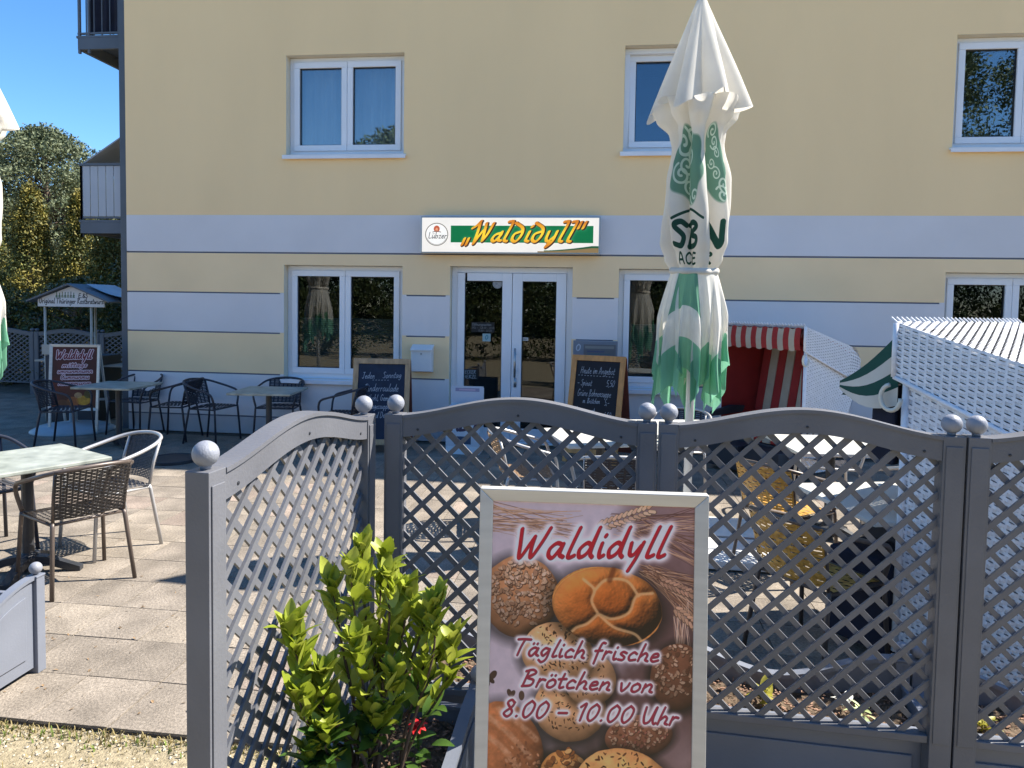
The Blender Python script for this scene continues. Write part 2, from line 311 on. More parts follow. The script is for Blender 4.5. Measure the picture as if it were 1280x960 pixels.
# ------------------------------------------------------------------ painter: stroke letters and print on arrays
GL = {
'a': (.52, [[(.43,.44),(.25,.5),(.08,.32),(.08,.1),(.22,.02),(.40,.36),(.44,.46),(.40,.14),(.52,.04)]]),
'b': (.5, [[(.16,1),(.1,.5),(.08,.04)],[(.1,.3),(.28,.48),(.42,.34),(.36,.08),(.08,.03)]]),
'c': (.44, [[(.40,.42),(.25,.5),(.08,.28),(.14,.04),(.40,.08)]]),
'd': (.54, [[(.42,.40),(.26,.5),(.08,.28),(.14,.03),(.36,.24),(.52,1.0)],[(.50,.9),(.42,.2),(.50,.03)]]),
'e': (.44, [[(.08,.24),(.36,.32),(.32,.48),(.14,.42),(.08,.16),(.2,.02),(.42,.1)]]),
'f': (.38, [[(.42,.95),(.28,.95),(.2,.6),(.12,-.25)],[(.04,.48),(.36,.52)]]),
'g': (.5, [[(.42,.44),(.22,.5),(.08,.26),(.2,.06),(.40,.36)],[(.43,.46),(.38,-.1),(.2,-.32),(.04,-.2)]]),
'h': (.52, [[(.2,1),(.12,.5),(.06,.02)],[(.1,.25),(.3,.48),(.42,.36),(.38,.1),(.50,.03)]]),
'i': (.26, [[(.12,.48),(.1,.2),(.14,.03),(.24,.08)],[(.17,.72),(.18,.75)]]),
'j': (.3, [[(.16,.48),(.12,-.2),(.0,-.28)],[(.18,.72),(.19,.75)]]),
'k': (.5, [[(.18,1),(.08,.02)],[(.42,.48),(.12,.24),(.44,.02)]]),
'l': (.28, [[(.26,1.0),(.16,.5),(.1,.1),(.16,.02),(.28,.08)]]),
'm': (.74, [[(.1,.48),(.06,.02)],[(.08,.25),(.26,.48),(.34,.38),(.30,.03)],[(.32,.25),(.52,.48),(.62,.36),(.58,.08),(.70,.04)]]),
'n': (.52, [[(.12,.48),(.06,.02)],[(.08,.24),(.3,.48),(.42,.38),(.38,.1),(.50,.04)]]),
'o': (.48, [[(.28,.5),(.1,.34),(.1,.08),(.26,.02),(.42,.2),(.40,.42),(.26,.5)]]),
'p': (.5, [[(.14,.5),(.04,-.32)],[(.1,.28),(.28,.49),(.42,.36),(.34,.08),(.1,.05)]]),
'r': (.40, [[(.12,.48),(.06,.02)],[(.08,.25),(.22,.46),(.38,.44)]]),
's': (.40, [[(.36,.44),(.2,.5),(.1,.38),(.3,.2),(.24,.03),(.04,.05)]]),
't': (.36, [[(.22,.85),(.14,.3),(.16,.03),(.32,.08)],[(.02,.52),(.36,.56)]]),
'u': (.52, [[(.1,.48),(.08,.12),(.2,.02),(.40,.3)],[(.44,.48),(.40,.12),(.50,.03)]]),
'v': (.46, [[(.06,.48),(.16,.03),(.36,.28),(.42,.5)]]),
'w': (.66, [[(.06,.48),(.14,.03),(.32,.4),(.38,.03),(.6,.5)]]),
'y': (.5, [[(.1,.48),(.12,.14),(.24,.1),(.40,.4)],[(.45,.5),(.34,.0),(.2,-.42)]]),
'z': (.44, [[(.08,.46),(.38,.47),(.08,.04),(.42,.06)]]),
'q': (.5, [[(.42,.44),(.22,.5),(.08,.26),(.2,.04),(.42,.36),(.40,-.3)]]),
'W': (.92, [[(.06,.98),(.12,.5),(.20,.02),(.42,.52),(.50,.72)],[(.50,.72),(.48,.3),(.54,.04),(.74,.5),(.90,1.0)]]),
'T': (.62, [[(.04,.94),(.3,.97),(.64,.96)],[(.36,.95),(.26,.5),(.2,.02)]]),
'B': (.62, [[(.2,.97),(.14,.5),(.08,.02)],[(.06,.9),(.36,1.0),(.52,.82),(.2,.54),(.5,.4),(.44,.1),(.06,.02)]]),
'U': (.72, [[(.1,.96),(.1,.4),(.2,.04),(.42,.2),(.58,.96)],[(.6,.98),(.54,.3),(.62,.03),(.72,.08)]]),
'R': (.6, [[(.18,.97),(.08,.02)],[(.08,.9),(.4,1.0),(.5,.78),(.16,.52),(.54,.02)]]),
'J': (.55, [[(.1,.94),(.52,.97)],[(.36,.95),(.28,.1),(.12,.0),(.02,.12)]]),
'H': (.66, [[(.16,.97),(.08,.02)],[(.56,.98),(.48,.02)],[(.12,.5),(.52,.54)]]),
'S': (.52, [[(.48,.88),(.3,1.0),(.12,.8),(.4,.42),(.32,.05),(.04,.1)]]),
'G': (.66, [[(.56,.86),(.36,1.0),(.1,.6),(.16,.08),(.44,.06),(.52,.42),(.34,.42)]]),
'E': (.52, [[(.46,.97),(.14,.95),(.08,.04),(.46,.04)],[(.1,.52),(.40,.54)]]),
'O': (.66, [[(.36,1.0),(.1,.66),(.1,.2),(.3,.0),(.54,.3),(.56,.8),(.34,1.0)]]),
'L': (.5, [[(.2,1.0),(.12,.5),(.08,.04),(.46,.06)]]),
'A': (.62, [[(.04,.02),(.3,1.0),(.54,.02)],[(.14,.36),(.48,.36)]]),
'K': (.6, [[(.12,1),(.08,.0)],[(.52,1),(.1,.46),(.56,.0)]]),
'N': (.66, [[(.08,.0),(.1,1.0),(.52,.02),(.56,1.0)]]),
'I': (.24, [[(.12,1.0),(.1,.0)]]),
'M': (.8, [[(.06,.0),(.14,1.0),(.38,.2),(.64,1.0),(.7,.0)]]),
'F': (.5, [[(.46,.97),(.14,.95),(.08,.0)],[(.1,.52),(.40,.54)]]),
'C': (.6, [[(.54,.84),(.34,1.0),(.1,.66),(.14,.12),(.34,.0),(.54,.14)]]),
'P': (.56, [[(.14,.97),(.08,.0)],[(.08,.92),(.4,1.0),(.5,.76),(.12,.48)]]),
'D': (.64, [[(.14,.97),(.1,.02),(.4,.1),(.56,.5),(.4,.92),(.06,.96)]]),
'Z': (.6, [[(.08,.96),(.54,.97),(.06,.03),(.56,.04)]]),
'0': (.62, [[(.36,.98),(.12,.66),(.1,.2),(.26,.0),(.48,.3),(.54,.76),(.36,.98)]]),
'1': (.40, [[(.1,.78),(.32,.98),(.26,.5),(.22,.0)]]),
'2': (.54, [[(.1,.8),(.3,.98),(.46,.78),(.08,.04),(.50,.06)]]),
'3': (.5, [[(.1,.9),(.3,.98),(.42,.78),(.2,.55),(.44,.3),(.28,.02),(.06,.1)]]), '4': (.56, [[(.38,.98),(.06,.36),(.52,.38)],[(.40,.6),(.34,.0)]]),
'5': (.54, [[(.5,.96),(.2,.96),(.14,.56),(.42,.52),(.42,.12),(.06,.04)]]),
'8': (.56, [[(.44,.84),(.28,.98),(.14,.78),(.44,.3),(.28,.0),(.08,.2),(.38,.58),(.46,.84)]]),
'9': (.54, [[(.44,.86),(.26,.98),(.1,.72),(.26,.5),(.44,.8),(.36,.0)]]),
'.': (.26, [[(.1,.04),(.12,.06)]]), ',': (.24, [[(.12,.08),(.06,-.12)]]), '-': (.6, [[(.1,.36),(.5,.38)]]), ':': (.24, [[(.1,.08),(.12,.1)],[(.14,.42),(.15,.44)]]),
'&': (.6, [[(.56,.02),(.16,.7),(.3,.96),(.40,.74),(.08,.3),(.2,.02),(.54,.4)]]),
'/': (.4, [[(.02,-.05),(.36,1.0)]]), '^': (1.0, [[(.0,.0),(.45,.55),(.95,.05)]]),
'"l': (.42, [[(.12,.14),(.05,-.2)],[(.30,.14),(.23,-.2)]]), '"r': (.42, [[(.16,1.06),(.08,.74)],[(.36,1.06),(.28,.74)]]),
}
for base, um in (('a', 'ä'), ('o', 'ö'), ('u', 'ü')):
    w_, st_ = GL[base]; GL[um] = (w_, st_+[[(.16,.72),(.17,.75)], [(.34,.72),(.35,.75)]])

def smooth_pts(p, k=8):
    if len(p) < 3: return [tuple(np.array(p[0])+(np.array(p[1])-np.array(p[0]))*t/k) for t in range(k+1)]
    P = [np.array(q, float) for q in p]; P = [2*P[0]-P[1]]+P+[2*P[-1]-P[-2]]; out = []
    for i in range(1, len(P)-2):
        a, b, c, d = P[i-1:i+3]
        for t in np.linspace(0, 1, k, endpoint=False):
            out.append(tuple(0.5*((2*b)+(-a+c)*t+(2*a-5*b+4*c-d)*t*t+(-a+3*b-3*c+d)*t**3)))
    out.append(tuple(P[-2])); return out

def text_width(s, sp=0.04):
    return sum((GL[c][0]+sp) if c in GL else 0.34 for c in s)

def paint_strokes(mask, strokes, th, nib=None, soft=1.0):
    """mask: h x w array; strokes in pixels; th radius; nib = (angle, flatness) for a broad pen"""
    h, w = mask.shape
    for st in strokes:
        pts = []
        for a, b in zip(st[:-1], st[1:]):
            n = max(1, int(hypot(b[0]-a[0], b[1]-a[1])/max(0.5, th*0.3)))
            pts += [(a[0]+(b[0]-a[0])*t/n, a[1]+(b[1]-a[1])*t/n) for t in range(n)]
        pts.append(st[-1])
        R = int(th+3)
        for x, y in pts:
            ix, iy = int(x), int(y)
            x0, x1, y0, y1 = max(0, ix-R), min(w, ix+R+2), max(0, iy-R), min(h, iy+R+2)
            if x0 >= x1 or y0 >= y1: continue
            X, Y = np.meshgrid(np.arange(x0, x1)-x, np.arange(y0, y1)-y)
            if nib:
                ca, sa = cos(nib[0]), sin(nib[0]); U = X*ca-Y*sa; V = (X*sa+Y*ca)/nib[1]; D = np.sqrt(U*U+V*V)
            else: D = np.sqrt(X*X+Y*Y)
            mask[y0:y1, x0:x1] = np.maximum(mask[y0:y1, x0:x1], np.clip((th-D)/soft+0.5, 0, 1))

def text_strokes(s, x, y, size, slant=0.2, rise=0.0, sp=0.04, jitter=0.0, wx=1.0, quotes=None):
    out = []; cx = x
    toks = list(s)
    if quotes: toks = ['"l'] + toks + ['"r']
    for c in toks:
        if c == ' ': cx += 0.34*size*wx; continue
        w_, st = GL[c]; jy = random.uniform(-jitter, jitter)*size
        for q in st:
            pp = smooth_pts(q)
            out.append([(cx+(px+slant*py)*size*wx, y-(py*size)-rise*(cx+px*size*wx-x)+jy) for px, py in pp])
        cx += (w_+sp)*size*wx
    return out, cx

def blend(img, mask, col):
    img[:] = img*(1-mask[..., None]) + np.array(col, float)*mask[..., None]
def blur(a, r, n=3):
    for _ in range(n):
        for ax in (0, 1):
            c = np.cumsum(np.concatenate([np.repeat(np.take(a, [0], ax), r+1, ax), a, np.repeat(np.take(a, [-1], ax), r, ax)], ax), ax, dtype=float)
            k = 2*r+1
            a = (np.take(c, range(k, c.shape[ax]), ax) - np.take(c, range(0, c.shape[ax]-k), ax))/k
    return a
def noise_img(h, w, cell, octv=4, rng=RNG):
    out = np.zeros((h, w)); amp = 1.0; tot = 0
    for o in range(octv):
        c = max(2.0, cell/2**o); gh, gw = int(h/c)+3, int(w/c)+3
        g = rng.random((gh, gw)); yy = np.arange(h)/c; xx = np.arange(w)/c
        y0 = yy.astype(int); x0 = xx.astype(int); fy = (yy-y0)[:, None]; fx = (xx-x0)[None, :]
        fy = fy*fy*(3-2*fy); fx = fx*fx*(3-2*fx)
        v = g[y0][:, x0]*(1-fy)*(1-fx)+g[y0][:, x0+1]*(1-fy)*fx+g[y0+1][:, x0]*fy*(1-fx)+g[y0+1][:, x0+1]*fy*fx
        out += v*amp; tot += amp; amp *= 0.55
    return out/tot

def paint_poster():
    Wp, Hp = 703, 994
    Y, X = np.mgrid[0:Hp, 0:Wp].astype(float)
    n1 = noise_img(Hp, Wp, 160); n2 = noise_img(Hp, Wp, 24)
    img = np.zeros((Hp, Wp, 3))
    light = np.array([.72, .71, .78]); brown = np.array([.30, .22, .22]); mauve = np.array([.52, .42, .43])
    k = np.clip((X-330+ (n1-.5)*320)/230 + (Y-300)/900, 0, 1)[..., None]
    img[:] = light*(1-k)+brown*k
    k2 = (np.clip((X-430)/250, 0, 1)*np.clip((330-Y)/240, 0, 1))[..., None]; img[:] = img*(1-k2)+mauve*k2
    k3 = np.clip(1-np.hypot((X-250)/300, (Y-900)/200), 0, 1)[..., None]; img[:] = img*(1-k3)+np.array([.16, .12, .11])*k3
    k4 = np.clip(1-np.hypot((X-690)/190, (Y-850)/150), 0, 1)[..., None]; img[:] = img*(1-k4*.8)+np.array([.50, .44, .45])*k4*.8
    img *= (0.94+0.12*n2)[..., None]
    # wheat straw and ears
    def straw(x0, y0, x1, y1, c, th, bend=10):
        mm = np.zeros((Hp, Wp)); p = smooth_pts([(x0, y0), ((x0+x1)/2+random.uniform(-bend, bend), (y0+y1)/2+random.uniform(-bend, bend)), (x1, y1)], 12)
        paint_strokes(mm, [p], th, soft=1.2); blend(img, mm*.85, c)
    for i in range(46):
        c = random.choice([(.72, .58, .44), (.60, .46, .35), (.45, .32, .25), (.80, .68, .56)])
        straw(0, 10+i*2.2+random.uniform(-6, 6), random.uniform(170, 330), 80+random.uniform(-50, 60), c, random.uniform(.7, 1.8))
    for i in range(60):
        c = random.choice([(.66, .50, .38), (.40, .28, .22), (.75, .62, .50), (.30, .20, .17)])
        straw(430+random.uniform(-20, 120), random.uniform(30, 110), 703, random.uniform(0, 210), c, random.uniform(.6, 1.6))
    for i in range(70):
        c = random.choice([(.62, .47, .35), (.38, .25, .19), (.78, .64, .50), (.26, .17, .14)])
        straw(540+random.uniform(-30, 40), 215+random.uniform(-10, 30), 703, random.uniform(230, 430), c, random.uniform(.6, 1.8))
    for i in range(26):
        c = random.choice([(.66, .52, .42), (.85, .75, .66)])
        straw(640+random.uniform(-10, 40), 350+random.uniform(-30, 30), random.uniform(640, 700), random.uniform(460, 640), c, random.uniform(.6, 1.2))
    def ear(x0, y0, x1, y1, n, s, col):
        for i in range(n):
            t = i/n; x = x0+(x1-x0)*t; y = y0+(y1-y0)*t; a = atan2(y1-y0, x1-x0)
            for sd in (-1, 1):
                px, py = x-sd*sin(a)*s*.55, y+sd*cos(a)*s*.55
                aa = a+sd*.45
                mm = np.zeros((Hp, Wp)); paint_strokes(mm, [[(px, py), (px+cos(aa)*s*1.3, py+sin(aa)*s*1.3)]], s*.55); blend(img, mm, [c*.45 for c in col])
                mm = np.zeros((Hp, Wp)); paint_strokes(mm, [[(px, py-1), (px+cos(aa)*s*1.2, py-1+sin(aa)*s*1.2)]], s*.42); kf = random.uniform(.85, 1.12); blend(img, mm, [min(1, c*kf) for c in col])
    ear(375, 82, 560, 12, 11, 13, (.80, .66, .54)); ear(90, 120, 210, 118, 8, 9, (.78, .70, .66)); ear(590, 260, 700, 300, 8, 11, (.66, .50, .40)); ear(640, 352, 703, 400, 5, 12, (.74, .58, .46))
    # rolls
    def roll(cx, cy, rx, ry, rot, col, nscale=30, namt=.35, edge=.38, shadow=True):
        ca, sa = cos(rot), sin(rot); U = ((X-cx)*ca+(Y-cy)*sa)/rx; V = (-(X-cx)*sa+(Y-cy)*ca)/ry
        wob = 1+.05*(noise_img(Hp, Wp, 90)-.5)*2
        D = np.hypot(U, V)/wob
        if shadow:
            s = np.clip(1.28-np.hypot(U+.02, V-.06), 0, .28)/.28; img[:] *= (1-.6*s)[..., None]
        mk = np.clip((1-D)*rx/2.0, 0, 1)
        z = np.sqrt(np.clip(1-D*D, 0, 1)); lit = np.clip(.42*z+.40*(-.45*U-.75*V)+.58, .12, 1.25)
        nn = noise_img(Hp, Wp, nscale)
        tex = np.array(col)[None, None]*(lit*(1-namt/2+namt*nn*1.1))[..., None]
        blend_m = mk[..., None]; img[:] = img*(1-blend_m)+np.clip(tex, 0, 1)*blend_m
        return D
    def flakes(cx, cy, rx, ry, n, s, cols, rot=0, dark=True, ecc=.6):
        for i in range(n):
            t = random.uniform(0, 2*pi); q = sqrt(random.random())*.95
            u, v = q*cos(t)*rx, q*sin(t)*ry; x, y = cx+u*cos(rot)-v*sin(rot), cy+u*sin(rot)+v*cos(rot)
            a = random.uniform(0, pi); sz = s*random.uniform(.65, 1.25)
            fall = .65+.35*np.clip(1-(v/ry*.7+.3), 0, 1)
            x0, x1, y0, y1 = int(max(0, x-2*sz-3)), int(min(Wp, x+2*sz+3)), int(max(0, y-2*sz-3)), int(min(Hp, y+2*sz+3))
            if x1-x0 < 2 or y1-y0 < 2: continue
            sub = img[y0:y1, x0:x1]; XX, YY = X[y0:y1, x0:x1], Y[y0:y1, x0:x1]
            def el(dx, dy, g):
                U = ((XX-x-dx)*cos(a)+(YY-y-dy)*sin(a))/(sz*g); V = (-(XX-x-dx)*sin(a)+(YY-y-dy)*cos(a))/(sz*ecc*g)
                return np.clip((1-np.hypot(U, V))*sz*.6, 0, 1)
            if dark: blend(sub, el(1.5, 2.2, 1.2)*.75, (.20, .12, .08))
            blend(sub, el(0, 0, 1), np.array(random.choice(cols))*fall)
    oat = [(.80, .66, .52), (.72, .57, .43), (.86, .74, .62), (.62, .46, .34)]
    seed = [(.24, .13, .07), (.32, .18, .09), (.16, .09, .05)]
    roll(105, 330, 135, 140, .5, (.66, .45, .29)); flakes(112, 318, 120, 122, 330, 9, oat, .5)
    roll(650, 575, 95, 112, .1, (.36, .22, .15)); flakes(640, 560, 80, 95, 130, 7.5, [(.66, .52, .40), (.45, .32, .24), (.30, .18, .12), (.74, .62, .5)], .1)
    roll(285, 700, 125, 112, 0, (.78, .58, .38)); flakes(285, 690, 112, 96, 110, 6, seed, 0, False, .38)
    roll(350, 600, 90, 90, 0, (.74, .56, .38)); flakes(340, 590, 80, 80, 50, 6, seed, 0, False, .38)
    roll(240, 520, 128, 108, .2, (.80, .60, .39)); flakes(240, 500, 112, 92, 130, 6.5, seed, .2, False, .40); flakes(240, 500, 112, 92, 50, 5, [(.90, .78, .6)], .2, False, .45)
    roll(520, 780, 115, 70, -.2, (.42, .26, .18)); flakes(520, 775, 105, 62, 130, 7, [(.62, .46, .36), (.72, .60, .48), (.34, .20, .14), (.55, .32, .26)], -.2)
    # kaiser roll with lobes and pale creases
    D = roll(405, 352, 188, 134, .12, (.86, .50, .20), 36, .30)
    creases = np.zeros((Hp, Wp))
    for p in ([(375, 378), (352, 335), (360, 296), (322, 262)], [(375, 378), (425, 392), (480, 368), (505, 312), (560, 300)], [(375, 378), (338, 412), (300, 428), (276, 452)], [(375, 378), (430, 420), (500, 440), (530, 470)], [(360, 300), (400, 262), (470, 262), (512, 312)]):
        paint_strokes(creases, [smooth_pts(p, 10)], 3.2, soft=3)
    uu, vv = (X-405)/188, (Y-352)/134
    hgt = np.sqrt(np.clip(1-uu*uu-vv*vv, 0, 1))*95 - 17*blur(creases, 9)*2.2 - 12*blur(creases, 20)*2.2 + 5*noise_img(Hp, Wp, 30)+1.6*noise_img(Hp, Wp, 7, 2)
    gy, gx = np.gradient(blur(hgt, 1)); nz = 1/np.sqrt(1+gx*gx+gy*gy); lam = np.clip((.50*(-gx*-.45)+.62*(-gy*-.75)*1.0)*0 + (gx*.42+gy*.55+.75)*nz, .10, 1.35)
    crust = np.clip(blur(hgt, 3)/95, 0, 1)[..., None]
    colr = np.array([.92, .58, .28])*(1-crust)+np.array([.74, .36, .12])*crust
    colr = colr*(.80+.40*noise_img(Hp, Wp, 46)[..., None])*lam[..., None]*1.10
    mk = np.clip((1-D)*70, 0, 1)[..., None]; img[:] = img*(1-mk)+np.clip(colr, 0, 1)*mk
    blend(img, np.clip(blur(creases, 2)*1.1, 0, .62)*(D < .97), (.95, .78, .52))
    mm = np.zeros((Hp, Wp)); paint_strokes(mm, [[(425, 226), (412, 262)]], 9, soft=8); blend(img, mm*.7, (.33, .15, .06))
    # lower rolls
    D = roll(70, 845, 122, 160, -.35, (.62, .36, .20), 22, .55)
    for p in ([(0, 740), (70, 790), (150, 870)], [(-10, 800), (60, 850), (120, 930)], [(40, 715), (110, 760), (170, 810)]):
        mm = np.zeros((Hp, Wp)); paint_strokes(mm, [smooth_pts(p, 10)], 10, soft=8); blend(img, mm*.5*noise_img(Hp, Wp, 14)*1.4*(D < .98), (.86, .70, .54))
    flakes(120, 900, 70, 90, 60, 7, [(.42, .24, .14), (.72, .5, .34)], 0, False)
    roll(270, 920, 84, 78, .3, (.70, .46, .22)); flakes(270, 905, 74, 68, 50, 12, [(.86, .64, .36), (.56, .34, .16), (.46, .26, .12)], .3)
    roll(470, 955, 165, 132, .15, (.84, .58, .32), 26, .45); flakes(470, 940, 145, 112, 110, 8.5, seed, .15, False, .36); flakes(450, 985, 80, 60, 90, 6, [(.88, .78, .64), (.2, .12, .08)], .15)
    roll(640, 950, 60, 60, 0, (.60, .32, .14)); flakes(640, 945, 52, 52, 30, 7, seed, 0, False, .4)
    flakes(15, 610, 18, 30, 4, 16, [(.20, .14, .12)], .8, False); flakes(100, 665, 30, 14, 3, 14, [(.25, .18, .15)], .4, False)
    # glow + lettering
    lines = [('Waldidyll', 75, 201, 104, .22, .045, 8.6), ('Täglich frische', 84, 530, 58, .22, .0, 4.7), ('Brötchen von', 112, 634, 58, .22, .0, 4.7), ('8.00 - 10.00 Uhr', 48, 738, 58, .22, .0, 4.7)]
    ends = [610, 590, 572, 656]
    for (s, x, y, sz, sl, rs, th), xe in zip(lines, ends):
        wx = (xe-x)/((text_width(s)+.1)*sz)
        st, _ = text_strokes(s, x, y, sz, sl, rs, wx=wx)
        mm = np.zeros((Hp, Wp)); paint_strokes(mm, st, th+ (9 if sz > 80 else 6), soft=4); glow = np.clip(blur(mm, 7 if sz > 80 else 4)*1.25, 0, 1); blend(img, np.clip(glow*1.05, 0, .96), (.94, .93, .98))
        mm = np.zeros((Hp, Wp)); paint_strokes(mm, st, th, nib=(radians(50), .52), soft=1.3)
        cc = (.66, .06, .13) if sz > 80 else (.52, .10, .19)
        sh = np.roll(mm, (2, 2), (0, 1)); blend(img, sh*.8, (.22, .04, .10)); blend(img, mm, cc)
    return img

def paint_board(lines, w, h, base, seed=1, th=1.35):
    rng = np.random.default_rng(seed); random.seed(seed)
    img = np.ones((h, w, 3))*np.array(base)
    img *= (0.85+0.4*noise_img(h, w, 60, rng=rng))[..., None]
    img += (noise_img(h, w, 40, rng=rng)[..., None]-.5)*.05
    mm = np.zeros((h, w))
    for s, x, y, sz, xend in lines:
        wx = (xend-x)*w/((text_width(s)+.1)*sz*h)
        st, xe = text_strokes(s, x*w, y*h, sz*h, .18, random.uniform(-.01, .02), jitter=.03, wx=wx)
        paint_strokes(mm, st, th, soft=1.3)
    mm *= (.55+.45*noise_img(h, w, 8, rng=rng))
    blend(img, mm, (.80, .82, .84)); return img

def paint_sign():
    w, h = 1120, 222
    Y, X = np.mgrid[0:h, 0:w].astype(float)
    img = np.ones((h, w, 3))*np.array([.90, .86, .80]); img *= (.97+.05*noise_img(h, w, 90))[..., None]
    g = (X > 186) & (X < 1086) & (Y > 50) & (Y < 160); img[g] = (.0, .40, .20)
    sw = (Y > 208-30*np.clip((X-780)/300, 0, 1)**1.6) & (X > 780) & (Y < 222); img[sw] = (.08, .30, .16)
    sw = (Y > 213-22*np.clip((X-780)/300, 0, 1)**1.6) & (X > 740); img[sw] = (.52, .42, .26)
    # brewery roundel
    cx, cy, R = 95, 108, 72
    D = np.hypot(X-cx, Y-cy)
    blend(img, np.clip(R+2-D, 0, 1)*.9, (.92, .89, .84)); ring = np.clip(2.6-np.abs(D-R), 0, 1); blend(img, ring, (.30, .26, .18))
    ring = np.clip(1.4-np.abs(D-R+6), 0, 1)*(Y > 130); blend(img, ring*.7, (.2, .2, .18))
    em = np.hypot((X-cx)/20, (Y-72)/22); blend(img, np.clip((1-em)*12, 0, 1), (.72, .32, .18)); em2 = np.hypot((X-cx)/9, (Y-78)/14); blend(img, np.clip((1-em2)*8, 0, 1), (.86, .58, .42))
    mm = np.zeros((h, w)); paint_strokes(mm, [[(cx-26, 93), (cx, 86), (cx+26, 93)]], 2.2); blend(img, mm, (.30, .2, .14))
    st, _ = text_strokes('Lübzer', 42, 134, 40, .04, 0, wx=.98); mm = np.zeros((h, w)); paint_strokes(mm, st, 2.7, nib=(radians(45), .45)); blend(img, mm, (.10, .10, .10))
    # golden fraktur lettering
    s = 'Waldidyll'; sz = 128
    FR = dict(GL)
    st = []
    FRG = {
     'W': (.80, [[(-.06,.72),(.10,.86),(.26,1.10)],[(.24,1.08),(.20,.5),(.10,-.14)],[(.12,-.10),(.34,.40),(.52,.72)],[(.52,.98),(.50,.5),(.48,.02)],[(.48,.02),(.66,.40),(.84,.98)]]),
     'a': (.50, [[(.44,.46),(.2,.36),(.08,.12),(.2,.0),(.42,.30),(.47,.52)],[(.46,.5),(.36,.1),(.48,.03)]]),
     'l': (.34, [[(.16,1.08),(.34,1.06),(.2,.5),(.1,.08),(.22,.0)]]),
     'd': (.56, [[(.10,1.02),(.44,.74),(.46,.36),(.26,.0),(.08,.10),(.14,.40),(.40,.54)]]),
     'i': (.28, [[(.20,.54),(.12,.2),(.1,.06),(.22,.0)],[(.26,.80),(.3,.84)]]),
     'y': (.56, [[(.16,.54),(.10,.14),(.2,.02),(.42,.26)],[(.52,.56),(.38,.0),(.14,-.30),(.26,-.02)]]),
    }
    x = 330; mmd = np.zeros((h, w)); wx = 1.0
    toks = ['"l']+list(s)+['"r']; tw = sum((FRG[c] if c in FRG else GL[c])[0]+.03 for c in toks); x = 258; wx = (1030-258)/(tw*sz)
    for c in toks:
        w_, q = FRG[c] if c in FRG else GL[c]
        for k in q:
            st.append([(x+(px+.16*py)*sz*wx, 152-py*sz*.92) for px, py in smooth_pts(k)])
        x += (w_+.03)*sz*wx
    a = np.zeros((h, w)); paint_strokes(a, [[(px+4, py+3) for px, py in t] for t in st], 15.5, nib=(radians(38), .55)); 
    b = np.zeros((h, w)); pass
    halo = np.clip(blur(a, 5)*1.2, 0, 1)*((Y > 50) & (Y < 160)); blend(img, np.clip(blur(a, 10), 0, 1)*.35, (1, .96, .7))
    blend(img, a, (.22, .10, .03))
    t = np.clip((Y-30)/150, 0, 1); gold = np.stack([.80+.16*np.sin(t*pi), .46+.32*np.sin(t*pi)**1.2, .05+.12*np.sin(t*pi)], -1)
    e = np.zeros((h, w)); paint_strokes(e, [[(px-2, py-1) for px, py in k] for k in st], 12, nib=(radians(38), .5))
    img[:] = img*(1-e[..., None])+gold*e[..., None]
    return img

def plain_text_img(w, h, base, items, th=1.5):
    img = np.ones((h, w, 3))*np.array(base)
    for s, x, y, sz, wx, col, t in items:
        st, _ = text_strokes(s, x, y, sz, .03, wx=wx); mm = np.zeros((h, w)); paint_strokes(mm, st, t); blend(img, mm, col)
    return img

def paint_canopy():
    """u: angle around the pole (0..1, 0.5 faces -Y), v from tie (row 0 = top)"""
    w, h = 2048, 1024
    Y, X = np.mgrid[0:h, 0:w].astype(float); img = np.ones((h, w, 3))*np.array([.90, .885, .85]); img *= (.96+.06*noise_img(h, w, 120))[..., None]
    def swirl_block(x0, x1, y0, y1, seed):
        rnd = random.Random(seed); green = (.42, .58, .50); pale = (.78, .86, .80)
        cx, cy = (x0+x1)/2, (y0+y1)/2
        D = np.hypot((X-cx)/((x1-x0)/2), (Y-cy)/((y1-y0)/2)); k = np.clip((1.0-D+.10*np.sin(np.arctan2(Y-cy, X-cx)*6))*14, 0, 1); blend(img, k, green)
        for q in range(7):
            sx, sy = cx+rnd.uniform(-.30, .30)*(x1-x0), cy+(q-3)/7.5*(y1-y0); R = rnd.uniform(.14, .24)*(x1-x0); dr = rnd.choice([-1, 1]); ph = rnd.uniform(0, 6)
            p = [(sx+R*(1-t/1.15)*cos(dr*t*9+ph), sy+R*(1-t/1.15)*sin(dr*t*9+ph)*1.25) for t in np.linspace(0, 1, 50)]
            mm = np.zeros((h, w)); paint_strokes(mm, [p], R*.13, soft=1.5); blend(img, mm*k, pale)
    for off, sd in ((0, 3),):
        c = (1024+off) % 2048
        for (ctr, wd) in ((815, 340), (1190, 200)):
            cc = (ctr+off) % 2048; cc = min(max(cc, wd/2), 2048-wd/2); swirl_block(cc-wd/2, cc+wd/2, 150, 625, sd+ctr)
    def txt(s, x, y, sz, t, wx=1.0):
        st, _ = text_strokes(s, x, y, sz, 0, wx=wx); mm = np.zeros((h, w)); paint_strokes(mm, st, t); blend(img, mm, (.14, .29, .25))
    for o in (0,):
        txt('^', 690+o, 720, 120, 8, 2.6); txt('SB', 675+o, 885, 150, 17, 1.5); txt('ACE', 690+o, 985, 66, 7, 1.9)
        txt('N', 1110+o, 885, 150, 17, 1.3); txt('R', 1130+o, 985, 66, 7, 1.6)
    return img

def paint_skirt(patch=False):
    w, h = 2048, 512
    Y, X = np.mgrid[0:h, 0:w].astype(float); img = np.ones((h, w, 3))*np.array([.91, .90, .87])
    g = np.array([.50, .73, .61]); lim = np.array([.55, .68, .25])
    k = (Y > 352)
    img[k] = g
    if patch: img[(Y > 8) & (Y < 190)] = g*.9
    img *= (.93+.12*noise_img(h, w, 60))[..., None]
    return img

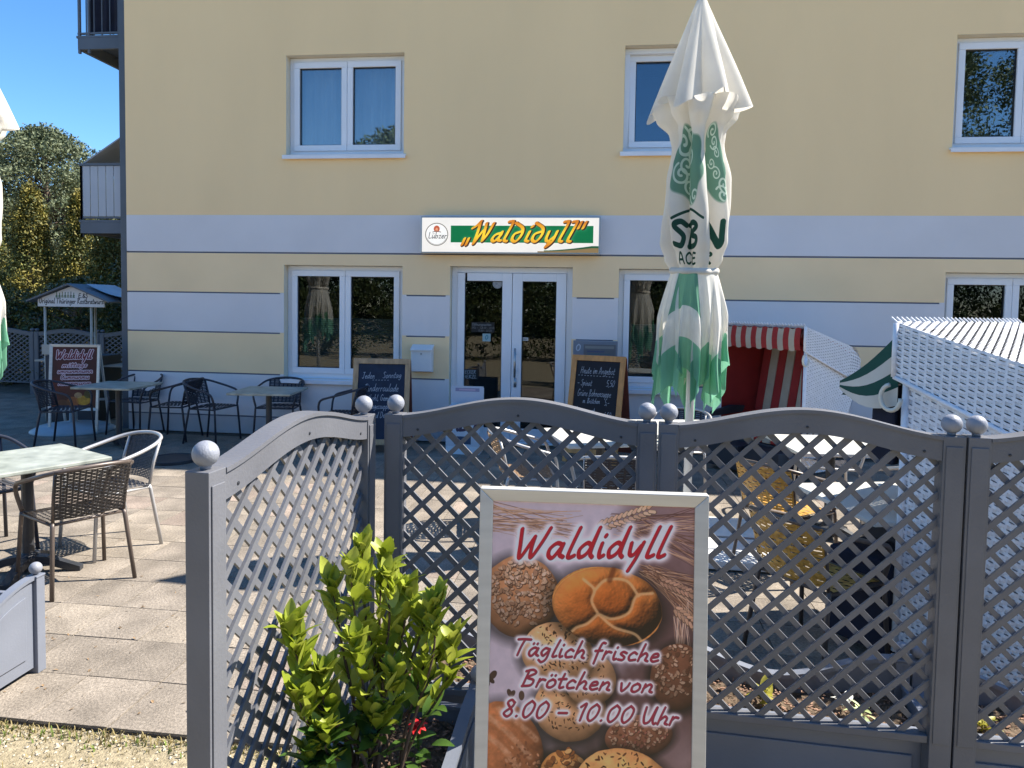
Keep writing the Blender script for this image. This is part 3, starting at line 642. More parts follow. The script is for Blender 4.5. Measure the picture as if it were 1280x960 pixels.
# ------------------------------------------------------------------ ground and paving
mb = MB(); mb.quad((-400, -400, -0.022), (400, -400, -0.022), (400, 400, -0.022), (-400, 400, -0.022))
tag(obj('ground', mb, M['gravel']), kind='structure')
PAV = (-13.02, 7.8, 2.64, 16.2)
mb = MB(); mb.box(PAV[0], PAV[1], PAV[2]+.002, 9.0, -0.04, -0.012); mb.box(PAV[0], -6.33, 9.0, PAV[3], -0.04, -0.012)
paving = tag(obj('paving', mb, M['joint']), kind='structure')
SL = 0.362
def slab_mesh(seed):
    r = random.Random(seed); b = MB(); a = (SL-0.006)/2
    b.box(-a, a, -a, a, -0.019, 0.0)
    me = b.mesh('slab'); bm = bmesh.new(); bm.from_mesh(me)
    
    bmesh.ops.recalc_face_normals(bm, faces=bm.faces); bm.to_mesh(me); bm.free(); return me
slabs = []
for k in range(9):
    me = slab_mesh(k); me.materials.append((M['slab'], M['slab2'], M['slab3'])[0 if k < 5 else (1 if k < 8 else 2)]); slabs.append(me)
cells = []
camx, camy = 0, 0
for iy in range(38):
    y = PAV[2]+SL*(iy+.5)
    for ix in range(-30, 22):
        x = -2.33+SL*(ix+.5)
        if not (PAV[0]+.1 < x < PAV[1]): continue
        if y > 9.0-SL*.4 and x > -6.33-SL*.4: continue
        d = hypot(x, y)
        p = (x*cos(-YAW)-y*sin(-YAW), x*sin(-YAW)+y*cos(-YAW))   # along the view
        hid = 0.0
        if -0.8 < x < 1.9 and y < 6.8: hid = 2.0          # seen only through the lattice
        if abs(p[0]) > p[1]*0.74+.3: hid = 20.0
        cells.append((d+hid, x, y))
cells.sort()
rest = MB()
for k, (d, x, y) in enumerate(cells):
    z = random.uniform(-.0012, .0012); rx, ry = random.gauss(0, .0014), random.gauss(0, .0014)
    if k < 300:
        o = bpy.data.objects.new('slab', random.choice(slabs)); C.objects.link(o); o.parent = paving
        o.location = (x, y, z); o.rotation_euler = (rx, ry, random.choice((0, pi/2, pi, -pi/2))+random.gauss(0, .003))
    else:
        a = (SL-.008)/2; rest.box(x-a, x+a, y-a, y+a, -.019, z)
tag(obj('slab_field', rest, M['slab'], paving), kind='stuff')

# gravel pebbles and dry grass along the front edge of the paving
def blades(name, n, region, hmin, hmax, m, wid=.004, z0=-.023):
    b = MB()
    for i in range(n):
        x, y = region(); hh = random.uniform(hmin, hmax); a = random.uniform(0, 2*pi); l = random.uniform(.2, 1.0)*hh
        dx, dy = cos(a)*l, sin(a)*l; px, py = -sin(a)*wid, cos(a)*wid
        b.add([(x-px, y-py, z0), (x+px, y+py, z0), (x+px*.7+dx*.45, y+py*.7+dy*.45, z0+hh*.7), (x-px*.7+dx*.45, y-py*.7+dy*.45, z0+hh*.7), (x+dx, y+dy, z0+hh*.92)], [(0, 1, 2, 3), (3, 2, 4)])
    return obj(name, b, m, normals=False)
def edge_region():
    x = random.uniform(-4.2, -.9); y = 2.64-abs(random.gauss(0, .045))-.004
    if random.random() < .25: y = random.uniform(1.9, 2.6)
    return x, y
tag(blades('grass', 2600, edge_region, .008, .028, M['grass'], .0025), kind='stuff')
tag(blades('grass_green', 520, lambda: (random.uniform(-4.2, -.9), 2.62-abs(random.gauss(0, .05))), .010, .028, mat('green_grass_blade', (.13, .18, .03), .7, .35, 14, transl=.2)), kind='stuff')
b = MB()
for i in range(9000):
    x, y = random.uniform(-4.2, .9), random.uniform(1.1, 2.64); s = random.uniform(.003, .009)*(1.5 if random.random() < .06 else 1)
    z = -.022+s*.3; a = random.uniform(0, pi)
    P = [(x+cos(a)*s, y+sin(a)*s, z), (x-sin(a)*s*.8, y+cos(a)*s*.8, z), (x-cos(a)*s, y-sin(a)*s, z), (x+sin(a)*s*.8, y-cos(a)*s*.8, z), (x, y, z+s*.7), (x, y, z-s*.5)]
    b.add(P, [(0, 1, 4), (1, 2, 4), (2, 3, 4), (3, 0, 4)])
tag(obj('pebbles', b, mat('pebble', (.42, .36, .25), .9, .4, 60, col2=(.62, .55, .42)), normals=False), kind='stuff')

# ------------------------------------------------------------------ the building
D0 = 9.0; XL, XR, ZT = -6.33, 13.0, 6.4
bld = thing('apartment_building', 'cream building with blue grey stripes and white windows', 'building', (0, 0, 0))
WIN = {'UL': (-4.09, -2.53, 3.66, 4.92), 'UM': (0.22, 1.12, 3.66, 4.93), 'UR': (3.99, 5.55, 3.67, 4.95),
       'LL': (-4.12, -2.53, 0.76, 2.24), 'LM': (0.21, 1.12, 0.76, 2.235), 'LR': (3.985, 5.55, 0.76, 2.23), 'XU': (7.8, 9.36, 3.66, 4.93), 'XL': (7.8, 9.36, .76, 2.23)}
DOOR = (-1.91, -0.36, 0.0, 2.245)
OPEN = list(WIN.values())+[DOOR]
def wall_cells(mb, x0, x1, z0, z1, Y=D0):
    xs = sorted({x0, x1}|{v for o in OPEN for v in o[:2] if x0 < v < x1}); zs = sorted({z0, z1}|{v for o in OPEN for v in o[2:] if z0 < v < z1})
    for a, c in zip(xs[:-1], xs[1:]):
        for e, g in zip(zs[:-1], zs[1:]):
            mx, mz = (a+c)/2, (e+g)/2
            if any(o[0] < mx < o[1] and o[2] < mz < o[3] for o in OPEN): continue
            mb.quad((a, Y, e), (c, Y, e), (c, Y, g), (a, Y, g))
def islands(b):
    key = lambda p: (round(p[0], 3), round(p[1], 3), round(p[2], 3)); par = {}
    def find(a):
        while par.setdefault(a, a) != a: a = par[a]
        return a
    for f in b.f:
        k = [key(b.v[i]) for i in f]
        for q in k[1:]: par[find(q)] = find(k[0])
    out = {}
    for f in b.f:
        m_ = out.setdefault(find(key(b.v[f[0]])), MB()); m_.add([b.v[i] for i in f], [tuple(range(len(f)))])
    return list(out.values())
BANDS = [(0, .225, 'plinth'), (.243, .79, 'blue'), (.808, 1.335, 'cream_low'), (1.353, 1.857, 'blue'), (1.875, 2.385, 'cream_low'), (2.405, 2.885, 'blue'), (2.885, ZT, 'cream')]
gv = MB()
for i, (z0, z1, mm) in enumerate(BANDS):
    b = MB(); wall_cells(b, XL, XR, z0, z1)
    if i+1 < len(BANDS):
        zn = BANDS[i+1][0]
        if zn > z1:
            blk = sorted([(o[0]-.055, o[1]+.055) for o in OPEN if o[2] < zn and o[3] > z1]); cur = XL
            for a, c in blk+[(XR, XR)]:
                if a > cur:
                    gv.quad((cur, D0+.022, z1), (a, D0+.022, z1), (a, D0+.022, zn), (cur, D0+.022, zn))
                    gv.quad((cur, D0, z1), (a, D0, z1), (a, D0+.022, z1), (cur, D0+.022, z1)); gv.quad((cur, D0, zn), (a, D0, zn), (a, D0+.022, zn), (cur, D0+.022, zn))
                    for e in (cur, a): gv.quad((e, D0, z1), (e, D0+.022, z1), (e, D0+.022, zn), (e, D0, zn))
                o = [o for o in OPEN if abs(o[0]-.055-a) < 1e-6]
                if o and a < XR:
                    for s0, s1 in ((a, o[0][0]), (o[0][1], c)): b.quad((s0, D0, z1), (s1, D0, z1), (s1, D0, zn), (s0, D0, zn))
                cur = max(cur, c)
    for isl in islands(b): obj('wall_band', isl, M[mm], bld)
for isl in islands(gv): obj('wall_groove', isl, M['groove'], bld)
for o in OPEN:
    b = MB(); x0, x1, z0, z1 = o; Y1 = D0+.13
    b.quad((x0, D0, z0), (x0, Y1, z0), (x0, Y1, z1), (x0, D0, z1)); b.quad((x1, D0, z0), (x1, Y1, z0), (x1, Y1, z1), (x1, D0, z1))
    b.quad((x0, D0, z1), (x1, D0, z1), (x1, Y1, z1), (x0, Y1, z1)); b.quad((x0, D0, z0), (x1, D0, z0), (x1, Y1, z0), (x0, Y1, z0))
    obj('window_reveal', b, M['reveal'], bld)
b = MB(); b.quad((XL, D0, 0), (XL, 19, 0), (XL, 19, ZT), (XL, D0, ZT)); b.quad((XR, D0, 0), (XR, 19, 0), (XR, 19, ZT), (XR, D0, ZT)); b.quad((XL, 19, 0), (XR, 19, 0), (XR, 19, ZT), (XL, 19, ZT))
obj('side_wall', b, M['cream'], bld)
b = MB(); b.prism([(8.98, ZT+.002), (14, ZT+2.9), (19.3, ZT+.002), (19.3, ZT+.15), (14, ZT+3.05), (8.98, ZT+.12)], 'x', XL-.1, XR+.1); b.prism([(9.1, ZT), (18.9, ZT), (14, ZT+2.7)], 'x', XL, XL+.1)
obj('roof', b, M['roof'], bld)

def ring(mb, x0, x1, z0, z1, w, ya, yb):
    mb.box(x0, x1, ya, yb, z0, z0+w); mb.box(x0, x1, ya, yb, z1-w, z1); mb.box(x0, x0+w, ya, yb, z0+w, z1-w); mb.box(x1-w, x1, ya, yb, z0+w, z1-w)
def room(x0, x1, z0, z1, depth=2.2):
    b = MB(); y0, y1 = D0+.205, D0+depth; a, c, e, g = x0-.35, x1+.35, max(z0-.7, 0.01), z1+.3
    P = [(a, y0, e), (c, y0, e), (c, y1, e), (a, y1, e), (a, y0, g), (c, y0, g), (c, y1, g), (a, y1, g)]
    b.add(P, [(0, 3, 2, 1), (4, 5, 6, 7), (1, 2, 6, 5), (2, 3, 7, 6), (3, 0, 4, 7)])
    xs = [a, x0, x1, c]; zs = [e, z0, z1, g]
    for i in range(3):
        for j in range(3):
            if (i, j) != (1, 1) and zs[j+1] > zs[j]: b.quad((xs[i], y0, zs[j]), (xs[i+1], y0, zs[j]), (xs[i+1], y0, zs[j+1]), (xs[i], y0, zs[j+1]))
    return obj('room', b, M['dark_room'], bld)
def window(key, content, tilt=0.0):
    x0, x1, z0, z1 = WIN[key]; up = z0 > 3
    b = MB(); ya, yb = D0+.115, D0+.19; ring(b, x0+.003, x1-.003, z0+.003, z1-.003, .062, ya, yb)
    mid = (x0+x1)/2; single = x1-x0 < 1.2
    if not single: b.box(mid-.035, mid+.035, ya+.003, yb-.003, z0+.065, z1-.065)
    w = obj('window', b, M['upvc'], bld, bevel=.004)
    for (a, c) in (((x0+.066, x1-.066),) if single else ((x0+.066, mid-.002), (mid+.002, x1-.066))):
        e, g = z0+.064, z1-.064
        piv = thing('sash', None, None) if False else None
        s = MB(); ring(s, 0, c-a, 0, g-e, .074, -.035, .05); so_ = obj('sash', s, M['upvc'], w, bevel=.005)
        so_.location = (a, D0+.125, e)
        sl_ = MB(); ring(sl_, .0745, c-a-.0745, .0745, g-e-.0745, .008, -.012, .03); o2 = obj('seal', sl_, M['seal'], w); o2.location = so_.location
        p = MB(); p.box(.074, c-a-.074, .004, .02, .074, g-e-.074); o3 = obj('pane', p, M['glass_up' if up else 'glass'], w); o3.location = so_.location
        if tilt:
            for q in (so_, o2, o3): q.rotation_euler = (-tilt, 0, 0)
    s = MB(); s.prism([(D0-.045, z0-.028), (D0+.16, z0-.006), (D0+.16, z0+.004), (D0-.045, z0-.014)], 'x', x0-.04, x1+.04) if False else s.obox((x0-.035, D0-.05, z0-.034), (x1-x0+.07, 0, 0), (0, .165, .018), (0, 0, .022))
    s.box(x0-.035, x1+.035, D0-.05, D0-.044, z0-.062, z0-.034)
    obj('sill', s, M['sill'], w)
    room(x0, x1, z0, z1)
    if content == 'curtain':
        c = MB(); c.grid(lambda u, v: (x0+.02+(x1-x0-.04)*u, D0+.36+.035*sin(u*70)+.01*sin(u*31+1), z0+.02+(z1-z0-.02)*v), 120, 1); obj('curtain', c, M['curtain'], w, smooth=True, normals=False)
    elif content == 'blind':
        c = MB(); zb = z0+.78*(z1-z0)*.62+.06; n = 26
        c.grid(lambda u, v: (x0+.12+(x1-x0-.24)*u, D0+.225+(.012 if round(v*2*n) % 2 else -.0), z0+.12+(zb-z0-.12)*v), 1, 2*n)
        c.box(x0+.12, x1-.12, D0+.215, D0+.24, zb, zb+.018); obj('blind', c, M['blind'], w, normals=False)
window('UL', 'curtain'); window('UM', None, radians(4.5)); window('UR', 'none'); window('LL', 'blind'); window('LM', 'blind'); window('LR', 'none'); window('XU', 'none'); window('XL', 'none')

# entrance door with two glazed leaves
x0, x1, z0, z1 = DOOR
b = MB(); ya, yb = D0+.11, D0+.19; b.box(x0+.003, x0+.075, ya, yb, .02, z1-.003); b.box(x1-.075, x1-.003, ya, yb, .02, z1-.003); b.box(x0+.075, x1-.075, ya, yb, z1-.075, z1-.003); b.box(x0, x1, D0+.02, yb, 0.001, .02)
door = obj('entrance_door', b, M['upvc'], bld, bevel=.004)
mid = (x0+x1)/2+.012
for k, (a, c) in enumerate(((x0+.078, mid-.003), (mid+.003, x1-.078))):
    s = MB(); e, g = .025, z1-.078; wl = .125
    s.box(a, a+wl-.03*(1-k), ya-.02, yb-.02, e, g); s.box(c-wl, c, ya-.02, yb-.02, e, g); s.box(a+wl, c-wl, ya-.02, yb-.02, g-.10, g); s.box(a+wl, c-wl, ya-.02, yb-.02, e, e+.16)
    obj('door_leaf', s, M['upvc'], door, bevel=.005)
    p = MB(); p.box(a+wl-.03, c-wl+.001, D0+.125, D0+.14, e+.16, g-.10); obj('pane', p, M['glass'], door)
    q = MB(); ring(q, a+wl-.032*(1-k), c-wl+.001, e+.159, g-.099, .009, D0+.112, D0+.125); obj('seal', q, M['seal'], door)
b = MB(); hx = mid+.055
b.tube([(hx, D0+.01, .85), (hx, D0+.01, 1.22)], .014, 10); b.tube([(hx, D0+.01, .93), (hx, D0+.09, .93)], .009); b.tube([(hx, D0+.01, 1.14), (hx, D0+.09, 1.14)], .009); b.box(hx-.016, hx+.016, D0+.078, D0+.09, .72, .84)
obj('door_handle', b, M['chrome'], door, smooth=True)
room(x0, x1, .02, z1, 3.0)
def sticker(name, label, X, Z, w, h, px, cat='sticker', yy=None):
    y = D0+.1195 if yy is None else yy
    o = uv_plane(name, (X-w/2, y, Z-h/2), (X+w/2, y, Z-h/2), (X+w/2, y, Z+h/2), (X-w/2, y, Z+h/2), px)
    return tag(o, label, cat)
n_ = 96; Yy, Xx = np.mgrid[0:n_, 0:n_]; dd = np.hypot(Xx-47.5, Yy-47.5)
img = np.ones((n_, n_, 3))*.62; img[np.abs(dd-40) < 2] = (.42, .44, .46); img[(np.abs(dd-27) < 1.5)] = (.45, .47, .5); img[(dd < 20) & (noise_img(n_, n_, 14) > .5)] = (.45, .47, .5)
st = MB(); st.lathe([(.001, 0), (.062, 0), (.062, .002), (.001, .002)], n=28)
me = st.mesh('round_sticker'); uvl = me.uv_layers.new(name='UVMap')
for l in me.loops: v = me.vertices[l.vertex_index].co; uvl.data[l.index].uv = (.5+v.x/.124, .5-v.y/.124)
me.materials.append(img_mat('round_sticker_print', img)); o = obj('round_sticker', me, None); o.location = (-1.318, D0+.1185, 2.035); o.rotation_euler = (radians(90), 0, 0)
tag(o, 'round pale grey sticker high on the left door pane', 'sticker')
img = plain_text_img(96, 96, (.55, .66, .68), [('O', 30, 70, 50, 1.1, (.2, .45, .5), 5)])
sticker('square_sticker', 'square pale turquoise sticker at middle of the left door pane', -1.45, 1.345, .105, .10, img_mat('square_sticker_print', img))
img = plain_text_img(120, 48, (.75, .74, .70), [('PUSH'.replace('P', 'P'), 18, 36, 24, 1.2, (.3, .3, .3), 2)])
img = np.ones((48, 120, 3))*.74; img[14:34, 16:104] = (.5, .5, .47)
sticker('door_label', 'small pale label on the right door pane', -.955, 1.335, .085, .04, img_mat('door_label_print', img))
img = plain_text_img(200, 90, (.03, .03, .035), [('Öffnungszeiten'.replace('Ö', 'O'), 6, 30, 22, 1.1, (.55, .57, .58), 1.2), ('Mo - So', 8, 58, 18, 1.3, (.5, .5, .5), 1.0), ('8.00 - 20.00', 90, 58, 18, 1.0, (.5, .5, .5), 1.0), ('11.00 - 22.00', 60, 84, 18, 1.0, (.5, .5, .5), 1.0)])
sticker('opening_hours', 'small pale opening hours lettering on the left door pane', -1.50, 1.475, .30, .13, img_mat('opening_hours_print', img))
img = plain_text_img(160, 110, (.04, .045, .05), [('LECKER', 6, 46, 36, 1.0, (.62, .66, .68), 2.4), ('HERZL', 10, 98, 36, 1.2, (.62, .66, .68), 2.4)])
sticker('door_slogan', 'white capital lettering low on the left door pane', -1.655, .865, .21, .13, img_mat('door_slogan_print', img))

# steel column and balconies at the left corner
b = MB(); b.box(-6.46, -6.365, D0+.06, D0+.16, 0, 7.5); obj('corner_column', b, M['steel_dark'], bld, bevel=.004)
def balcony(zs, panel, top):
    b = MB(); xa, xb, y0, y1 = -7.10, -6.335, D0+.10, D0+2.6
    b.box(xa, -6.462, y0, y1, zs, zs+.03)
    for y in (y0, y0+.8, y0+1.6, y1-.05): b.box(xa+.02, -6.462, y+.002, y+.05, zs-.15, zs-.002)
    b.box(xa+.002, xa+.05, y0+.052, y1-.1, zs-.15, zs-.002)
    bal = obj('balcony', b, M['steel_dark'], bld)
    r = MB()
    for x in (xa+.02, xa+.16 if not panel else xa+.0201): r.box(x, x+.03, y0+.005, y0+.035, zs-.2, zs+top)
    r.box(xa+.01, -6.462, y0, y0+.045, zs+top, zs+top+.035); r.box(xa+.01, -6.462, y0+.01, y0+.035, zs+.05, zs+.075)
    r.box(xa, xa+.04, y0+.05, y1, zs+top, zs+top+.035); obj('railing', r, M['steel_dark'], bal)
    n = 5
    for i in range(n):
        px0 = xa+.055+i*(.575/n)
        if panel:
            p = MB(); p.box(px0, px0+.575/n-.010, y0+.012, y0+.022, zs+.08, zs+top-.004); obj('panel', p, M['balc_panel'], bal)
        else:
            p = MB(); p.tube([(px0+.08, y0+.02, zs+.03), (px0+.08, y0+.02, zs+top)], .008, 6); obj('baluster', p, M['steel_dark'], bal)
    return bal
bal = balcony(2.80, True, .76)
b = MB(); b.obox((-7.06, D0+.16, 3.60), (.60, 0, .37), (0, 1.4, 0), (-.01, 0, .016)); obj('canvas_screen', b, M['balc_shade'], bal)
bal = balcony(5.26, False, 1.0)
b = MB(); b.grid(lambda u, v: (-6.98+.52*u, D0+.17+.03*sin(u*21)+.01*sin(u*9+v*3), 5.33+1.2*v), 40, 4); obj('privacy_cloth', b, M['navy_cloth'], bal, smooth=True, normals=False)

# light box sign above the door
sg = thing('light_box_sign', 'white and green light box sign with golden lettering above the door', 'sign', (-2.265, D0, 2.395))
b = MB(); b.box(0, 2.235, -.13, -.004, 0, .46); obj('sign_case', b, M['chrome'], sg, bevel=.006)
uv_plane('sign_face', (.018, -.1335, .02), (2.217, -.1335, .02), (2.217, -.1335, .443), (.018, -.1335, .443), img_mat('sign_print', paint_sign(), .35, emit=.28), sg)
# mailbox
mbx = thing('mailbox', 'white metal mailbox on the wall left of the door', 'mailbox', (-2.245, D0, .89))
b = MB(); b.prism([(-.11, 0.012), (-.004, 0), (-.004, .33), (-.125, .285)], 'x', -.135, .135); obj('mailbox_body', b, M['mailbox'], mbx, bevel=.01)
b = MB(); b.prism([(-.140, .275), (-.004, .338), (-.004, .355), (-.142, .295)], 'x', -.142, .142); obj('mailbox_flap', b, M['mailbox'], mbx, bevel=.005)
b = MB(); b.lathe([(.012, 0), (.012, .006)], n=12); o = obj('lock', b, M['chrome'], mbx); o.location = (0, -.121, .24); o.rotation_euler = (radians(90), 0, 0)
# notice panel right of the door
img = plain_text_img(240, 100, (.47, .50, .55), [('O', 12, 52, 34, 1.2, (.7, .74, .78), 3)]); img[18:84, 56:232] = (.42, .42, .43); img[26:40, 64:222] = (.55, .54, .52); img[52:60, 74:170] = (.35, .35, .45); img[66:76, 74:200] = (.35, .42, .45)
npn = thing('notice_panel', 'grey acrylic notice panel on the wall right of the door', 'sign', (-.335, D0, 1.10))
b = MB(); b.box(0, .55, -.03, -.004, 0, .24); obj('panel_case', b, M['acryl'], npn, bevel=.004)
uv_plane('panel_print', (.006, -.0325, .006), (.544, -.0325, .006), (.544, -.0325, .234), (.006, -.0325, .234), img_mat('panel_print', img, .3), npn)

# ------------------------------------------------------------------ lattice fence panels and planters
LW, LZ = 0.95, 1.345
def arch(x): return LZ + .072*sin(pi*min(1, max(0, x/LW)))**2
def lattice_panel(label):
    t = thing('lattice_fence_panel', label, 'fence panel', group='arched grey lattice fence panels round the terrace')
    pw, pd = .066, .062
    for x in (0, LW-pw):
        b = MB(); s = 1 if x == 0 else -1
        b.box(x, x+pw, 0, pd, .0, 1.362); 
        b.box(x+.008+(.0 if s > 0 else 0), x+pw-.008, -.004, -.0002, .36, 1.33)
        p = obj('post', b, M['grey_pl'], t, bevel=.004)
        c = MB(); c.lathe([(.012, 0), (.014, .01), (.012, .014)]+[(.0305*cos(a), .036+.0305*sin(a)) for a in np.linspace(-pi/2+.4, pi/2-.02, 14)], (x+pw/2, pd/2, 1.362), 24)
        obj('ball', c, M['ball'], p, smooth=True)
    n = 40
    for nm, za, zb, ya, yb in (('top_rail', -.066, .0, .004, .056), ('rail_cap', .0003, .012, -.002, .062)):
        b = MB(); xa, xb = pw+.0005, LW-pw-.0005
        k = 0
        for i in range(n+1):
            x = xa+(xb-xa)*i/n; z = arch(x); b.v += [(x, ya, z+za), (x, yb, z+za), (x, yb, z+zb), (x, ya, z+zb)]
        for i in range(n):
            q = 4*i
            for a, c in ((0, 1), (1, 2), (2, 3), (3, 0)): b.f.append((q+a, q+c, q+4+c, q+4+a))
        b.f += [(0, 1, 2, 3), (4*n, 4*n+3, 4*n+2, 4*n+1)]
        obj(nm, b, M['grey_pl'], t, smooth=False)
    for sx in (.12, LW/2, LW-.12):
        c = MB(); c.lathe([(.0045, 0), (.0045, .002), (.002, .003)], n=10); o_ = obj('screw', c, M['iron'], t); o_.location = (sx, .0042, arch(sx)-.045); o_.rotation_euler = (radians(90), 0, 0)
    b = MB(); b.box(pw+.0005, LW-pw-.0005, .010, .050, .352, .378); obj('bottom_rail', b, M['grey_pl'], t, bevel=.003)
    # slats at 45 degrees, two layers; each one a part
    xa, xb, zb = pw-.004, LW-pw+.004, .372; step = .0885; w = .0175
    for lay, sgn in ((0, 1), (1, -1)):
        ya = .020 if lay == 0 else .0295; yb = ya+.009
        c0 = zb - xb if sgn > 0 else zb + xa
        c1 = 1.45 - xa if sgn > 0 else 1.45 + xb
        c = math.ceil(c0/step)*step + .02
        while c < c1:
            # centre line z = sgn*x + c ; march for the inside interval
            xs = [xa+(xb-xa)*i/400 for i in range(401)]
            ok = [x for x in xs if zb <= sgn*x+c <= arch(x)-.058]
            if len(ok) > 6:
                pa, pb = (ok[0], sgn*ok[0]+c), (ok[-1], sgn*ok[-1]+c)
                # cut the ends parallel to what they meet
                d = w*sqrt(2)
                def end(p, left):
                    x, z = p
                    if z <= zb+.006: return [(x-d/1.0*.5, z), (x+d*.5, z)]
                    if z >= arch(x)-.064: return [(x-d*.5, arch(x-d*.5)-.060), (x+d*.5, arch(x+d*.5)-.060)]
                    return [(x, z-d*.5), (x, z+d*.5)]
                ea, eb = end(pa, True), end(pb, False)
                if sgn > 0: lo = [q for q in (ea[1] if ea[0][1] == ea[1][1] or abs(ea[0][0]-ea[1][0]) > 1e-6 else ea[0],)][0]
                nx, nz = (-1, 1) if sgn > 0 else (1, 1)
                s_ = lambda q: q[0]*nx+q[1]*nz
                ea.sort(key=s_); eb.sort(key=s_)
                poly = [ea[0], eb[0], eb[1], ea[1]]
                b = MB(); b.prism(poly, 'y', ya, yb); obj('slat', b, M['grey_pl'], t)
            c += step
    return t
def planter(label, L=LW, dep=.40, h=.345):
    """lattice side along x at y = 0, far side at y = dep with a sagging rim and two ball posts"""
    t = thing('planter_box', label, 'planter', group='grey planter boxes of the terrace fence')
    b = MB(); b.box(.002, L-.002, .065, .085, .02, h); b.box(.004, L-.004, .060, .090, h, h+.014); b.box(.09, L-.09, .056, .0648, .08, h-.07)
    obj('front_panel', b, M['grey_pl2'], t, bevel=.003)
    zt = lambda s: .445-.105*sin(pi*s)**2
    for nm, horizontal, y in (('rear_panel', True, dep-.03),):
        b = MB(); n = 24; xa, xb = .05, L-.05
        for i in range(n+1):
            x = xa+(xb-xa)*i/n; z = zt(i/n); b.v += [(x, y, .03), (x, y+.016, .03), (x, y+.016, z), (x, y, z)]
        for i in range(n):
            q = 4*i
            for a, c in ((0, 1), (1, 2), (2, 3), (3, 0)): b.f.append((q+a, q+c, q+4+c, q+4+a))
        obj(nm, b, M['grey_pl2'], t)
        b = MB()
        for i in range(n+1):
            x = xa+(xb-xa)*i/n; z = zt(i/n)+.0005; b.v += [(x, y-.012, z), (x, y+.028, z), (x, y+.028, z+.016), (x, y-.012, z+.016)]
        for i in range(n):
            q = 4*i
            for a, c in ((0, 1), (1, 2), (2, 3), (3, 0)): b.f.append((q+a, q+c, q+4+c, q+4+a))
        obj('rear_rim', b, M['grey_pl2'], t)
        b = MB()
        for i in range(n+1):
            s = i/n; x = xa+.05+(xb-xa-.1)*s; z = zt(.05+.9*s)-.06; b.v += [(x, y+.0165, .09), (x, y+.024, .09), (x, y+.024, z), (x, y+.0165, z)]
        for i in range(n):
            q = 4*i
            for a, c in ((0, 1), (1, 2), (2, 3), (3, 0)): b.f.append((q+a, q+c, q+4+c, q+4+a))
        b.f += [(0, 1, 2, 3), (4*n, 4*n+3, 4*n+2, 4*n+1)]
        obj('raised_field', b, M['grey_pl2'], t, bevel=.002)
    for x in (.012, L-.026):
        b = MB(); b.box(x, x+.014, .0901, dep-.0455, .03, .352); b.box(x-.006, x+.02, .0901, dep-.0455, .352, .366); obj('side_panel', b, M['grey_pl2'], t, bevel=.002)
    for x in (0, L-.05):
        b = MB(); b.box(x, x+.05, dep-.045, dep+.005, 0, .452); b.box(x-.003, x+.053, dep-.048, dep+.008, .452, .462); p = obj('corner_post', b, M['grey_pl2'], t, bevel=.003)
        c = MB(); c.lathe([(.010, 0), (.010, .006)]+[(.028*cos(a), .030+.028*sin(a)) for a in np.linspace(-pi/2+.4, pi/2-.02, 12)], (x+.025, dep-.02, .462), 22); obj('ball', c, M['ball'], p, smooth=True)
    b = MB(); rg = random.Random(3)
    b.grid(lambda u, v: (.03+(L-.06)*u, .086+(dep-.118)*v, .295+.02*rg.random()+.012*sin(u*9)), 40, 14); obj('soil', b, M['soil'], t)
    b = MB()
    for i in range(420):
        x, y = rg.uniform(.04, L-.04), rg.uniform(.095, dep-.05); a = rg.uniform(0, pi); s = rg.uniform(.006, .018); z = .312+rg.uniform(0, .012); tl = rg.uniform(-.5, .5)
        b.obox((x, y, z), (cos(a)*s, sin(a)*s, tl*s), (-sin(a)*s*.45, cos(a)*s*.45, 0), (0, 0, .003))
    tag(obj('bark_mulch', b, M['bark'], t), kind='stuff')
    return t
p0 = lattice_panel('lattice fence panel at right angles, nearest on the left, sunlit face')
place(p0, (-.872, 1.515, 0), atan2(.955, .088))
P0 = p0
fp = copy_tree(p0); place(fp, (-.752, 2.455, 0), radians(.3), 'lattice fence panel behind the left half of the bakery poster and the bush')
fp2 = copy_tree(p0); place(fp2, (.203, 2.457, 0), radians(-3.0), 'lattice fence panel between the bakery poster and the white beach chair')
fp3 = copy_tree(p0); place(fp3, (.203+.957*cos(radians(3)), 2.457-.957*sin(radians(3)), 0), radians(-3.0), 'lattice fence panel cut off at the right picture edge')
pl0 = planter('grey planter box with the bright green bush in the fence corner', LW, .40)
# side planter: far side towards +X of the side panel, so mirror by rotating to face
ang = atan2(.955, .088)
place(pl0, (-.872+.955*cos(ang)+.02, 1.515+.955*sin(ang)-.03, 0), ang+pi)
pl1 = copy_tree(pl0); place(pl1, (-.752, 2.462, 0), radians(.3), 'grey planter box behind the lattice panel with the poster in front')
pl2 = copy_tree(pl0); place(pl2, (.203, 2.464, 0), radians(-3), 'mulch filled grey planter box beneath the lattice next to the beach chair')
pl3 = copy_tree(pl0); place(pl3, (.203+.957*cos(radians(3)), 2.464-.957*sin(radians(3)), 0), radians(-3), 'grey planter box at the right picture edge below the lattice')
pl4 = copy_tree(pl0); place(pl4, (-2.975, 3.035, 0), radians(-90), 'free standing blue grey planter at the left picture edge')

